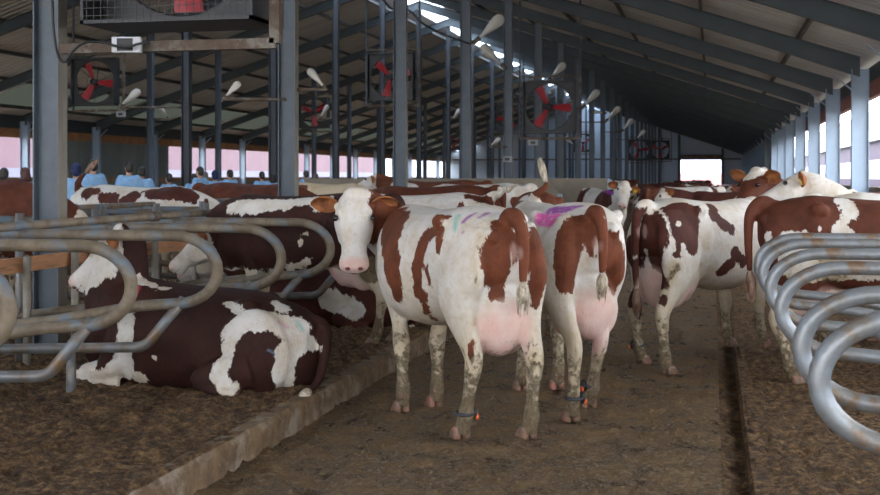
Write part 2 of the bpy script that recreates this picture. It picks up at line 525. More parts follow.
def bed(x0, x1, seed, amp=.04, ylast=YEND, hump=0, z0=.15):
    def zf(x, y):
        e = min(1, (x1 - x) / .10) if hump > 0 else (min(1, (x - x0) / .10) if hump < 0 else 1)
        return z0 + e * (amp * fr(x + seed, y, 1.6) + amp * .8 * fr(x, y + seed, 6.0) + .030 * (.35 - lump(x, y, 11.0)) + .022 * (.3 - lump(x + 5, y, 24.0)))
    return grid_mesh('floor', list(np.linspace(x0, x1, int((x1 - x0) / .021))), prog(2.6, ylast, .019, 1.0085), zf, M['soil'], skirt=-.3)
bed(-5.75, -2.625, 3.0, z0=.156)
bed(.24, 3.05, 11.0, z0=-.03)
o = grid_mesh('floor', list(np.linspace(-8.4, -5.75, 40)), prog(4, YEND, .08, 1.03), lambda x, y: .15 + .03 * fr(x, y, 2), M['soil'], skirt=-.3)
o = grid_mesh('floor', list(np.linspace(-28.1, -8.4, 30)), prog(4, YEND, .5, 1.03), lambda x, y: .0 + .01 * fr(x, y, 2), M['slurry'], skirt=-.3)
g = MB(); g.box(-15.2, -10.4, 6, YEND, -.2, .20); tag(g.build('floor', M['concrete']), kind='structure')

def kerb(name, x0, x1, h=.165, mt='concrete'):
    ys = prog(1.2, YEND, .05, 1.012); rs = []
    prof = [(x0, -.3), (x0, h - .03), (x0 + .02, h), (x1 - .02, h), (x1, h - .03), (x1, -.3)]
    for y in ys:
        w = .010 * fr(x0, y, 3.0); w2 = .008 * fr(x1, y, 9.0)
        rs.append([(px + (w + w2) * (1 if pz > 0 else .4), y, pz + .006 * fr(px, y, 8)) for px, pz in prof])
    g = MB(); g.rings(rs); tag(g.build(name, M[mt]), kind='structure')
kerb('trim_1', -2.74, -2.60)
kerb('trim_2', .20, .33, -.02, 'soil')

# roof sheets
def slab(name, pts, mat, th=.04):
    g = MB(); n = len(pts)
    vs = [Vector(p) for p in pts] + [Vector(p) + Vector((0, 0, th)) for p in pts]
    fs = [tuple(range(n))[::-1], tuple(range(n, 2 * n))] + [(i, (i + 1) % n, n + (i + 1) % n, n + i) for i in range(n)]
    g.add(vs, fs); return tag(g.build(name, mat), kind='structure')
YS = -14.0  # roof runs on unseen behind the camera, length set to cut frontal light
RG = .75
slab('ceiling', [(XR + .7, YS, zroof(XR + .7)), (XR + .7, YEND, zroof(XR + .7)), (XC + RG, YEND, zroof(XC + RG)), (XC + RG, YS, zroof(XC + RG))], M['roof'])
XA, XB = -25.4, -27.9
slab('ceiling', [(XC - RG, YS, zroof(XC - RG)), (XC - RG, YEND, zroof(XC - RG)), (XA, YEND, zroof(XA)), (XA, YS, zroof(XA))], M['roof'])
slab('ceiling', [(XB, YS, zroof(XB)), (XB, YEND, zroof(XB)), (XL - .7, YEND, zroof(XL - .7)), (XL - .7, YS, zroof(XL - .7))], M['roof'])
for i in range(-3, BAYS):
    y = T0 + 6 * i - 6
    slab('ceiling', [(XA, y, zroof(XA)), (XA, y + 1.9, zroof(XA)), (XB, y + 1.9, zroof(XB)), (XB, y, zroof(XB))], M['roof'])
    y1 = min(y + 6, YEND)
    slab('window_%d' % (i + 5), [(XA, y + 1.9, zroof(XA)), (XA, y1, zroof(XA)), (XB, y1, zroof(XB)), (XB, y + 1.9, zroof(XB))], M['roof_window'], .01)
g = MB()
for i in range(14):
    pass
zc = zroof(XC + RG)
vs = [(XC - RG - .1, YS, zc + .05), (XC, YS, zc + .42), (XC + RG + .1, YS, zc + .05)]
slab('window_1', [(XC - RG - .1, YS, zc + .12), (XC - RG - .1, YEND, zc + .12), (XC, YEND, zc + .40), (XC, YS, zc + .40)], M['skylight'], .01)
slab('window_1', [(XC, YS, zc + .40), (XC, YEND, zc + .40), (XC + RG + .1, YEND, zc + .12), (XC + RG + .1, YS, zc + .12)], M['skylight'], .01)

ORD = ['first', 'second', 'third', 'fourth', 'fifth', 'sixth', 'seventh', 'eighth', 'ninth', 'tenth', 'eleventh', 'twelfth', 'thirteenth', 'fourteenth', 'fifteenth',
       'sixteenth', 'seventeenth', 'eighteenth', 'nineteenth', 'twentieth', 'twenty-first', 'twenty-second', 'twenty-third', 'twenty-fourth']

# rafters (I sections, deeper at the eaves)
def rafter_mesh(xa, xb):
    g = MB()
    n = 6
    da, db = .55, .34
    for i in range(n):
        pass
    z0a, z0b = zraf(xa), zraf(xb)
    ta, tb = .35, .35
    # web
    web = [(xa, 0, z0a - .06), (xa + (xb - xa) * .14, 0, zraf(xa + (xb - xa) * .14)), (xb, 0, z0b), (xb, 0, z0b + tb), (xa, 0, z0a + ta)]
    vs = [(x, -.012, z) for x, y, z in web] + [(x, .012, z) for x, y, z in web]
    k = 5
    g.add(vs, [(0, 1, 2, 3, 4), (9, 8, 7, 6, 5)] + [(i, (i + 1) % k, k + (i + 1) % k, k + i) for i in range(k)])
    for a, b in ((0, 1), (1, 2), (4, 3)):
        g.bar(web[a], web[b], .19, .02)
    return g
for side, xa, cnt in (('right', XR - .0, BAYS), ('left', XL, BAYS)):
    me = None
    for i in range(-3, cnt - 1):
        y = T0 + 6 * i
        if me is None:
            o = rafter_mesh(xa, XC).build('roof_rafter', M['rafter']); me = o.data
        else:
            o = bpy.data.objects.new('roof_rafter', me); link(o)
        o.location = (0, y, 0)
        tag(o, 'slate grey steel rafter of the %s roof slope, %s from the open front end' % (side, ORD[i + 3]), 'rafter', 'rafters of the %s roof slope' % side)
# purlins along the building
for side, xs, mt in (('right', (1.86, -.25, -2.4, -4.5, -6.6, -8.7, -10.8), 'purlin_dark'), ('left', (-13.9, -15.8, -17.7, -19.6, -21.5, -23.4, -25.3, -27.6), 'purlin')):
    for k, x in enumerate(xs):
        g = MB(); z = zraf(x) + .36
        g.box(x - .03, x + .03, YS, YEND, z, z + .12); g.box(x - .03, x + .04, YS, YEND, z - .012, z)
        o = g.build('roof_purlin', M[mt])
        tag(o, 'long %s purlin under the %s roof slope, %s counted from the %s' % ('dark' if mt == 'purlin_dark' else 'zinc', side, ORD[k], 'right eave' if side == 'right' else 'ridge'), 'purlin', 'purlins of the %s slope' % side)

def hpost(h, bx, by, t=.014):
    """H section, flanges at +-x, and a foot plate"""
    g = MB()
    g.box(-bx / 2, -bx / 2 + t, -by / 2, by / 2, 0, h); g.box(bx / 2 - t, bx / 2, -by / 2, by / 2, 0, h)
    g.box(-bx / 2, bx / 2, -t / 2, t / 2, 0, h)
    return g
def post_row(x, bx, by, mats, name, labf, group, z0, ys):
    root = None
    for i, y in enumerate(ys):
        h = zraf(x) - z0
        if root is None:
            root = empty(name, (x, y, z0))
            s = hpost(h, bx, by).build('shaft', mats[0], root)
            if x > -6: MB().box(bx / 2, bx / 2 + .004, -by / 2, by / 2, 0, h).build('outer_flange', M['flange'], root)
            b = MB().box(-bx * .8, bx * .8, -by * .8, by * .8, 0, .02).build('foot_plate', mats[1], root)
            g = MB()
            g.bar((0, 0, h - .02), (0, 0, h + .0), bx * 1.3, by * 1.3, (0, 1, 0)); g.build('head_plate', mats[1], root)
            o = root
        else:
            o = copy_tree(root); o.location = (x, y, z0)
        tag(o, labf(i), 'post', group)
ysr = [T0 + 6 * i for i in range(20)]
post_row(-5.60, .24, .15, (M['steel_blue'], M['rust']), 'support_post',
         lambda i: 'grey H-section steel post of the row at the left cubicles, %s from the camera' % ORD[i], 'posts at the left cubicles', .1, ysr)
post_row(-12.6, .20, .20, (M['steel_dark'], M['rust']), 'support_post',
         lambda i: 'dark steel post under the roof ridge, %s of the ridge row' % ORD[i], 'posts under the ridge', .0, [y for y in ysr if y > 16])
post_row(-19.5, .20, .20, (M['steel_blue'], M['rust']), 'support_post',
         lambda i: 'slim grey steel post beyond the ridge row, %s of the farthest inner row' % ORD[i], 'posts of the farthest inner row', .0, [y for y in ysr if y > 22])
def colmesh(x, sgn):
    g = MB(); h = zraf(x) + .1
    g.box(-.18, -.165, -.10, .10, 0, h); g.box(.165, .18, -.10, .10, 0, h); g.box(-.165, .165, -.008, .008, 0, h)
    g.bar((-.17 * sgn, 0, h - .45), (-.55 * sgn, 0, h - .12), .10, .02)
    return g
for x, side in ((XR, 'right'), (XL, 'left')):
    me = None
    for i, y in enumerate([T0 - 18 + 6 * i for i in range(23)]):
        if me is None:
            o = colmesh(x, 1 if x > 0 else -1).build('wall_column', M['column']); me = o.data
        else:
            o = bpy.data.objects.new('wall_column', me); link(o)
        o.location = (x, y, 0)
        tag(o, 'pale blue steel column in the %s side wall, %s from the open front end' % (side, ORD[i]), 'column', 'columns of the %s side wall' % side)
# eave beams
g = MB(); g.box(XR + .19, XR + .33, YS, YEND, 3.33, 3.66); o = g.build('trim_3', M['beam_red']); tag(o, kind='structure')
g = MB(); g.box(XL - .33, XL - .19, YS, YEND, 3.28, 3.66); o = g.build('trim_4', M['beam_orange']); tag(o, kind='structure')
g = MB(); g.box(XL - .33, XL - .19, YS, YEND, 1.42, 1.62); o = g.build('trim_5', M['beam_orange']); tag(o, kind='structure')
# low side walls
g = MB(); g.box(XR + .19, XR + .34, YS, YEND, -.1, 1.42); tag(g.build('wall_right', M['wall_beige']), kind='structure')
g = MB(); g.box(XL - .34, XL - .19, YS, YEND, -.1, 1.42); tag(g.build('wall_left', M['wall_beige']), kind='structure')
def ribbed(x0, x1, y0, y1, z0, z1, along='y', step=.3):
    g = MB(); g.box(x0, x1, y0, y1, z0, z1)
    if along == 'y':
        y = y0
        while y < y1 - .05:
            g.box(x0 - .02, x1 + .02, y, y + .08, z0, z1); y += step
    else:
        x = x0
        while x < x1 - .05:
            g.box(x, x + .08, y0 - .03, y1, z0, z1); x += step
    return g
# closed, clad stretch of the right wall
tag(ribbed(XR + .2, XR + .3, 64, YEND, 1.42, 3.9, 'y', .6).build('wall_right', M['cladding']), kind='structure')
g = MB(); g.box(XR - .5, XR + .2, 63.6, 64, 0, 4.0); tag(g.build('trim_6', M['rafter']), kind='structure')
# closed stretch of the left wall
tag(ribbed(XL - .3, XL - .2, 49, 59.5, 1.42, 3.3, 'y', .35).build('wall_left', M['cladding_grey']), kind='structure')
# eave infill between column heads and roof
g = MB(); g.box(XR + .34, XR + .37, YS, YEND, 3.5, 4.1); tag(g.build('wall_right', M['rafter']), kind='structure')
g = MB(); g.box(XL - .37, XL - .34, YS, YEND, 3.5, 4.3); tag(g.build('wall_left', M['rafter']), kind='structure')

# far gable wall with a doorway
def gable():
    g = MB(); y0, y1 = YEND, YEND + .2
    d0, d1, dh = -3.25, .95, 3.45
    def poly(pts):
        n = len(pts)
        vs = [(x, y0, z) for x, z in pts] + [(x, y1, z) for x, z in pts]
        g.add(vs, [tuple(range(n)), tuple(range(n, 2 * n))[::-1]] + [(i, (i + 1) % n, n + (i + 1) % n, n + i) for i in range(n)])
    poly([(XL - .3, 0), (d0, 0), (d0, zroof(d0)), (XC, zroof(XC)), (XL - .3, zroof(XL))])
    poly([(d0, dh), (d1, dh), (d1, zroof(d1)), (d0, zroof(d0))])
    poly([(d1, 0), (XR + .3, 0), (XR + .3, zroof(XR)), (d1, zroof(d1))])
    return g
tag(gable().build('wall_back', M['cladding']), kind='structure')
g = MB()
x = XL
k = 0
g.box(-28, 3, YEND - .1, YEND - .02, 3.45, 3.62)
tag(g.build('trim_7', M['rust']), kind='structure')
for i, x in enumerate([-26, -24, -22, -20, -17.5, -15, -12.6, -10.2, -7.8, -5.5, -3.4, 1.1]):
    g = MB(); g.box(-.14, .14, -.3, 0, 0, zraf(x) + .1); o = g.build('gable_stud', M['rafter']); o.location = (x, YEND - .03, 0)
    tag(o, 'dark steel stud against the far gable wall, %s from the left' % ORD[i], 'stud', 'studs of the far gable')
# dark panel left and right of the doorway and shutter box above it
g = MB(); g.box(-3.3, 1.0, YEND - .25, YEND - .05, 2.9 + .55, 3.9 + .1); tag(g.build('trim_8', M['rust']), kind='structure')

# low partition walls across the crossover
def partition(x0, x1, y, h, chamfer, label):
    r = empty('partition_wall', ((x0 + x1) / 2, y, 0), 0, label, 'partition wall', None)
    w = (x1 - x0) / 2
    pts = [(-w, 0), (w, 0), (w, h - chamfer), (w - chamfer * .8, h), (-w, h)]
    g = MB(); n = 5
    g.add([(a, -.08, b) for a, b in pts] + [(a, .08, b) for a, b in pts], [tuple(range(n)), tuple(range(n, 2 * n))[::-1]] + [(i, (i + 1) % n, n + (i + 1) % n, n + i) for i in range(n)])
    g.build('slab', M['wall_beige'], r)
    g = MB(); g.bar((w + .03, 0, 0), (w + .03, 0, h - chamfer), .07, .2, (0, 1, 0)); g.build('end_post', M['column'], r)
    return r
a = PX(412, 178, -5.9); 
partition(-8.2, -2.95, 23.6, 1.60, .30, 'beige concrete partition with a chamfered right end crossing behind the left cubicles')
partition(-6.0, -2.15, 25.6, 1.60, .02, 'beige concrete partition with a square end and pale post, farther back')

# world outside
def out_building(name, x0, x1, y0, y1, label, bands, roofm, z_eave, z_ridge, n_win=0, side=-1, wz=(0, 0)):
    r = empty(name, ((x0 + x1) / 2, (y0 + y1) / 2, 0), 0, label, 'building')
    hx, hy = (x1 - x0) / 2, (y1 - y0) / 2
    for (z0, z1, mt, nm) in bands:
        g = MB(); g.box(-hx, hx, -hy, hy, z0, z1); g.build(nm, mt, r)
    g = MB()
    vs = [(-hx - .4, -hy, z_eave), (hx + .4, -hy, z_eave), (0, -hy, z_ridge), (-hx - .4, hy, z_eave), (hx + .4, hy, z_eave), (0, hy, z_ridge)]
    g.add(vs, [(0, 1, 2), (5, 4, 3), (0, 2, 5, 3), (1, 4, 5, 2), (0, 3, 4, 1)]); g.build('roof', roofm, r)
    if n_win:
        xx = -hx if side < 0 else hx
        for k in range(n_win):
            yc = -hy + (k + .5) * 2 * hy / n_win
            g = MB(); g.box(xx - .05, xx + .05, yc - 1.3, yc + 1.3, wz[0], wz[1])
            w = g.build('window', MW['frame'], r)
            for j in (-.62, .62):
                MB().box(xx - .07, xx + .07, yc + j - .55, yc + j + .55, wz[0] + .12, wz[1] - .12).build('pane', MW['pane'], w)
    return r
MW = {'frame': pm('white_window_frame', (.75, .78, .80), None, 1, .5), 'pane': pm('window_pane', (.22, .30, .36), (.28, .36, .42), 1, .15)}
purple = pm('plum_slatted_siding', (.085, .06, .105), (.16, .12, .18), 1, .6, stretch=(1, 12, .2))
pale = pm('pale_fibre_cement_roof', (.42, .44, .45), (.36, .38, .38), 2, .7, stretch=(.3, 6, .3))
pinkw = pm('lilac_pink_wall', (.17, .105, .135), (.15, .09, .12), .5, .7)
pinkd = pm('faded_red_fence', (.62, .30, .30), (.5, .25, .25), .5, .7)
lil = pm('pale_lilac_wall', (.20, .20, .27), (.17, .175, .235), .3, .7)
out_building('farm_shed', 10, 20, 30, 190, 'long low farm shed with plum slats and white windows outside the right wall',
             [(-.1, 1.5, purple, 'lower_siding'), (1.5, 2.7, MW['frame'], 'window_band'), (2.7, 3.85, purple, 'upper_siding')], pale, 3.85, 8.0, 26, -1, (1.62, 2.55))
out_building('farm_shed', -62, -50, 20, 175, 'long shed with a pink upper wall and lilac base outside the left wall',
             [(-.1, 2.3, lil, 'lower_wall'), (2.3, 5.4, pinkw, 'upper_wall')], pinkw, 5.4, 7.5)
g = MB(); g.box(-40, 40, 0, .3, 0, 2.2); o = g.build('boundary_fence', pinkd); o.location = (10, 200, 0)
tag(o, 'faded pinkish red boundary fence seen through the far doorway', 'fence')
# hills beyond
g = MB(); rs = []
pts = []
for i in range(81):
    x = -400 + i * 10
    pts.append((x, 14 + 9 * noise.fractal(Vector((x * .008, 3.1, 0)), 1, 2, 5)))
vs = []
for x, z in pts: vs += [(x, 0, -1), (x, 30, z), (x, 90, -1)]
fs = []
for i in range(80):
    a = i * 3; fs += [(a, a + 3, a + 4, a + 1), (a + 1, a + 4, a + 5, a + 2)]
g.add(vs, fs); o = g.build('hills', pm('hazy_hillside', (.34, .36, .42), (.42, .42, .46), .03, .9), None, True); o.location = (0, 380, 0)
tag(o, 'low hazy grey hills far beyond the barn', 'hills')

# ------------------------------------------------------------------ cubicle dividers
def arc(pts, r, n=7):
    """polyline with rounded corners, each corner (x, z, radius)"""
    out = [Vector((pts[0][0], 0, pts[0][1]))]
    for i in range(1, len(pts) - 1):
        p = Vector((pts[i][0], 0, pts[i][1])); a = Vector((pts[i - 1][0], 0, pts[i - 1][1])); b = Vector((pts[i + 1][0], 0, pts[i + 1][1]))
        rr = pts[i][2] if len(pts[i]) > 2 else r
        da = (a - p).normalized(); db = (b - p).normalized()
        ang = da.angle(db) / 2
        d = min(rr / math.tan(ang), (a - p).length * .95, (b - p).length * .95)
        pa = p + da * d; pb = p + db * d
        for k in range(n + 1):
            t = k / n
            out.append(pa * (1 - t) ** 2 + p * 2 * t * (1 - t) + pb * t * t)
    out.append(Vector((pts[-1][0], 0, pts[-1][1])))
    return out
def make_divider(mat, mat2, loc, label, group, low=True):
    """local +x runs from the free rounded end towards the cow's head"""
    r = empty('cubicle_divider', loc, 0, label, 'cubicle divider', group)
    up = []
    # rounded free end: half an oval between the top rail and the return
    cx, cz, rx, rz = .30, .995, .30, .225
    up.append((2.25, 0, 1.22))
    up.append((1.4, 0, 1.22))
    for k in range(17):
        a = PI / 2 + PI * k / 16
        up.append((cx + rx * math.cos(a), 0, cz + rz * math.sin(a)))
    up += [(.55, 0, .75), (1.2, 0, .635), (2.25, 0, .50)]
    g = MB(); g.tube([Vector(p) for p in up], .037, 14, (0, 1, 0)); g.build('loop_rail', mat, r, True)
    if not low:
        g = MB(); g.tube([(2.2, 0, 1.32), (2.2, 0, .02)], .036, 12); g.build('head_post', mat2, r, True)
        return r
    lo = arc([(.24, .80), (.52, .475, .16), (2.25, .40)], .16)
    g = MB(); g.tube(lo, .035, 14, (0, 1, 0)); g.build('lower_rail', mat2, r, True)
    g = MB(); g.tube([(1.06, 0, .45), (1.06, 0, .02)], .033, 12); g.build('leg', mat2, r, True)
    g = MB(); g.tube([(2.2, 0, 1.32), (2.2, 0, .02)], .036, 12); g.build('head_post', mat2, r, True)
    return r
dl = None
NL = 12
for k in range(NL):
    y = 4.97 + 1.2 * k
    lab = 'dirty galvanised cubicle divider of the near left row, %s from the camera' % ORD[k]
    if dl is None: dl = o = make_divider(M['galv_dirty'], M['galv'], (0, 0, 0), lab, 'dividers of the near left row')
    else: o = copy_tree(dl)
    o.location = (-3.17 - (.0), y, .02); o.rotation_euler = (0, 0, PI); o['label'] = lab
for k in range(NL):
    y = 4.97 + 1.2 * k
    o = copy_tree(dl); o.location = (-8.15, y, .02); o.rotation_euler = (0, 0, 0)
    o['label'] = 'cubicle divider of the left row facing away beyond the timber rail, %s from the camera' % ORD[k]
    o['group'] = 'dividers of the far left row'
dr = None
for k, y in enumerate((4.15, 4.95, 6.36, 7.52, 8.65, 9.5)):
    lab = 'shiny worn cubicle divider of the right row, %s from the camera' % ORD[k]
    if dr is None: dr = o = make_divider(M['galv_clean'], M['galv_clean'], (0, 0, 0), lab, 'dividers of the right row', False)
    else: o = copy_tree(dr)
    o.location = (.345, y, 0); o.scale = (1, 1, .96); o['label'] = lab
# neck rails
def rail(x, z, y0, y1, lab, nm='neck_rail', mat='galv_dirty', r=.032, cps=True):
    rt = empty(nm, (x, y0, z), 0, lab, 'rail')
    MB().tube([(0, 0, 0), (0, y1 - y0, 0)], r, 12).build('pipe', M[mat], rt, True)
    if cps:
        y = .35
        while y < y1 - y0:
            MB().tube([(0, y, 0), (0, y + .11, 0)], r * 1.35, 12).build('coupling', M['rust'], rt, True)
            y += 2.4
    return rt
rail(-4.62, 1.295, 4.2, 20.0, 'galvanised neck rail clamped over the near left cubicle dividers')
rail(-6.75, 1.295, 4.2, 20.0, 'galvanised neck rail over the farther left cubicle dividers')
g = MB(); g.box(-.025, .025, 0, 16, -.045, .07); o = g.build('timber_rail', M['plank']); o.location = (-5.28, 4.2, .93)
tag(o, 'orange brown timber plank running along the head end of the left cubicles', 'plank')
for k, y in enumerate((8.4, 9.12, 9.42, 10.3, 10.6, 11.5, 11.8, 12.7, 13.9, 15.1, 16.3, 17.5)):
    g = MB(); g.tube([(0, 0, 0), (0, 0, .96)], .032, 12); o = g.build('rail_upright', M['purlin_up'], None, True); o.location = (-5.20, y, .05)
    tag(o, 'short vertical pipe holding the timber plank, %s from the camera' % ORD[k], 'upright', 'uprights of the timber plank')

# ------------------------------------------------------------------ fans
def make_fan(loc, label, size=1.42, boxed=True, rot=0.0):
    r = empty('ventilation_fan', loc, 0, label, 'fan', 'ventilation fans')
    h = size / 2; dp = .18 if not boxed else .36
    g = MB()
    g.box(-h, h, -dp, dp, -h, -h + .03); g.box(-h, h, -dp, dp, h - .03, h)
    g.box(-h, -h + .03, -dp, dp, -h, h); g.box(h - .03, h, -dp, dp, -h, h)
    # square plate with a round hole
    n = 48; R = h * .90
    vs = []; fs = []
    for yy in (-.02, .02):
        for k in range(n):
            a = 2 * PI * k / n; c, s = math.cos(a), math.sin(a)
            q = (h - .02) / max(abs(c), abs(s))
            vs += [(R * c, yy, R * s), (q * c, yy, q * s)]
    for k in range(n):
        j = (k + 1) % n; a = 2 * k; b = 2 * j; o2 = 2 * n
        fs += [(a, a + 1, b + 1, b), (a + o2, b + o2, b + 1 + o2, a + 1 + o2), (a, b, b + o2, a + o2)]
    g.add(vs, fs)
    g.build('housing', M['fan_black'], r)
    g = MB(); ring = [(R * math.cos(2 * PI * k / n), 0, R * math.sin(2 * PI * k / n)) for k in range(n + 1)]
    g.tube(ring, .02, 6, (0, 1, 0), caps=False); g.build('shroud_ring', M['fan_black'], r, True)
    g = MB(); g.tube([(0, -.14, 0), (0, .14, 0)], .09, 16); g.build('hub', M['fan_black'], r, True)
    for k in range(3):
        a = rot + 2 * PI * k / 3
        Mr = Matrix.Rotation(-a, 4, 'Y')
        g = MB(); rs = []
        for q, (rad, w, tw) in enumerate(((.07, .05, .9), (.2, .09, .75), (.4, .12, .6), (R - .04, .13, .45))):
            ring = []
            for (u, v) in ((-1, -.06), (0, -.12), (1, -.06), (1, .06), (0, .12), (-1, .06)):
                ring.append(Mr @ Vector((rad, v * .1 + u * w * math.sin(tw) * .6, u * w * math.cos(tw))))
            rs.append(ring)
        g.rings(rs); g.build('blade', M['fan_red'], r)
    if boxed:
        g = MB()
        for k in range(-11, 12):
            p = k * h / 12
            g.bar((p, -dp, -h), (p, -dp, h), .005, .005, (0, 1, 0)); g.bar((-h, -dp, p), (h, -dp, p), .005, .005)
        g.build('wire_guard', M['fan_black'], r)
    else:
        g = MB()
        for a in (.4, 1.45, 2.5):
            c, s = math.cos(a) * R, math.sin(a) * R
            g.bar((-c, .1, -s), (c, .1, s), .015, .015, (0, 1, 0))
        for a in (R * .5,):
            g.tube([(a * math.cos(2 * PI * k / 24), .1, a * math.sin(2 * PI * k / 24)) for k in range(25)], .006, 5, (0, 1, 0), caps=False)
        g.build('wire_guard', M['fan_black'], r)
    return r
def fan_frame(loc, x0, x1, z0, z1, label, lw=.07):
    """angle iron frame that carries a fan from the posts; loc is its origin"""
    r = empty('fan_frame', loc, 0, label, 'frame', 'fan frames')
    MB().bar((x0, 0, z0), (x1, 0, z0), lw, lw).build('bottom_bar', M['rust'], r)
    MB().bar((x1, 0, z0), (x1, 0, z1), lw, lw, (0, 1, 0)).build('upright_bar', M['rust'], r)
    MB().bar((x0, 0, z1), (x1, 0, z1), lw * .8, lw * .8).build('top_bar', M['rust'], r)
    return r
# nearest: boxed fan at the top left
make_fan((-4.35, 9.4, 3.66), 'large boxed fan behind wire mesh at the top left, nearest to the camera', 1.52, True, 2.7)
fan_frame((-5.45, 9.25, 0), .06, 1.98, 2.72, 4.5, 'rusty angle iron frame bolted to the nearest left post under the boxed fan', .085)
# small white label box on the frame
r = empty('control_box', P(127, 45, 9.9), TH, 'small white control box with a dark picture panel under the nearest fan', 'box')
MB().box(-.12, .12, -.03, .03, -.065, .065).build('casing', M['white_panel'], r, bevel=.005)
MB().box(-.075, .055, -.036, -.028, -.052, .052).build('dark_panel', M['black'], r)
def cable(pts, rad, name, label, mat='black'):
    g = MB(); g.tube([Vector(p) for p in pts], rad, 8, (.3, 1, .2), smoothn=6); o = g.build(name, M[mat], None, True)
    return tag(o, label, 'cable')
cable([P(52, -30, 9.75), P(53, 20, 9.75), P(57, 52, 9.75), P(64, 62, 9.7), P(72, 52, 9.7), P(84, 43, 9.75), P(100, 42, 9.8), P(116, 46, 9.8), P(128, 47, 9.8), P(138, 44, 9.8), P(150, 42, 9.8)],
      .011, 'power_cable', 'black power cable drooping from the nearest left post to the white control box')
FANS = [((95, 82, 36.0), 1.42, 2.0, 'fan with red blades between the left posts, right of the nearest post'),
        ((391, 77, 36.0), 1.42, 2.35, 'fan with red blades behind the third left post, at mid left'),
        ((549, 107, 33.4), 1.46, 2.05, 'large fan with three red blades, at picture centre'),
        ((314, 113, 55.0), 1.42, .6, 'distant fan with red blades between the second and third left posts'),
        ((508, 118, 66.0), 1.42, 1.1, 'distant fan hidden behind the post left of the central fan'),
        ((455, 141, 92.0), 1.42, .3, 'far dark fan left of the fourth left post'),
        ((583, 143, 92.0), 1.42, 2.6, 'far fan with red blades, low right of the central fan'),
        ((639, 150, 84.0), 1.5, 2.2, 'far fan with a red cross of blades above the cow crowd'),
        ((660, 150, 100.0), 1.6, .5, 'farthest fan, beside its left neighbour near the doorway'),
        ((12, 118, 70.0), 1.4, .5, 'far fan at the left edge of the picture')]
for (px, py, D), sz, rt, lb in FANS[:9]:
    p = P(px, py, D)
    make_fan(p, lb, sz, False, rt)
    fr_ = fan_frame((p.x, p.y + .205, p.z), -sz / 2 - .12, sz / 2 + .12, -sz / 2 - .14, sz / 2 + .14, 'angle iron frame of the ' + lb.replace('with red blades ', '').replace('with three red blades ', '').replace('with a red cross of blades ', ''))
    # hangers up to the roof
    zt = zraf(p.x) - p.z + .2
    MB().bar((-sz / 2 - .12, 0, -sz / 2 - .14), (-sz / 2 - .12, 0, zt), .05, .05, (0, 1, 0)).build('hanger_bar', M['steel_dark'], fr_)
    MB().bar((sz / 2 + .12, 0, sz / 2 + .14), (sz / 2 + .12, 0, zt), .05, .05, (0, 1, 0)).build('hanger_bar', M['steel_dark'], fr_)
def switch_box(loc, lb):
    r = empty('switch_box', loc, 0, 'small grey switch box ' + lb, 'box')
    MB().box(-.13, .13, -.05, .05, -.08, .08).build('casing', M['plastic_grey'], r)
    MB().box(-.07, .07, -.056, -.045, -.04, .04).build('cover', M['black'], r)
for fi, px, lb in ((2, 532, 'hanging under the central fan'), (0, 120, 'under the small fan at the left')):
    (qx, qy, D), sz, _, _ = FANS[fi]
    p = P(qx, qy, D); z = p.z - sz / 2 - .14 - .035 - .08
    switch_box((p.x + (px - qx) / F * D, p.y + .205, z), lb)
switch_box((-5.60, T0 + 24 - .075 - .05, EYE + .5), 'on the fifth left post below the central fan')
# ------------------------------------------------------------------ lamps
POSTS = [(x, T0 + 6 * i) for x in (-5.55, -12.6, -19.5) for i in range(20) if not (x < -6 and i < 2)]
def nearest_post(base, D):
    best = None
    for x, y in POSTS:
        d = -x * ST + y * CT
        q = P(base[0], base[1], d)
        side = math.hypot(q.x - x, q.y - y)
        c = side + abs(d - D) * .12
        if best is None or c < best[0]: best = (c, d, x, y)
    return best
def make_lamp(base, tip, D, label, hang=True):
    _, D, px_, py_ = nearest_post(base, D)
    a = P(*base, D); b = P(*tip, D)
    L = (b - a).length
    d = (b - a).normalized()
    r = empty('barn_lamp', a, 0, label, 'lamp', 'glass barn lamps')
    q = d.to_track_quat('Z', 'Y').to_matrix().to_4x4()
    prof = [(0, .035), (.12, .04), (.3, .06), (.48, .105), (.66, .15), (.80, .165), (.92, .14), (.985, .07), (1.0, .01)]
    g = MB()
    g.rings([[q @ Vector((rr * L * math.cos(2 * PI * k / 20), rr * L * math.sin(2 * PI * k / 20), t * L)) for k in range(20)] for t, rr in prof])
    g.build('glass_bulb', M['white_lamp'], r, True)
    g = MB(); g.tube([q @ Vector((0, 0, -.10 * L)), q @ Vector((0, 0, .14 * L))], .062 * L, 14); g.build('socket', M['rust'], r, True)
    e = q @ Vector((0, 0, -.08 * L)); w = Vector((px_, py_, a.z + e.z)) - a
    w = w - (w - e).normalized() * .08
    g = MB(); g.tube([e, w], .025, 8); g.build('bracket_arm', M['rust'], r, True)
    return r
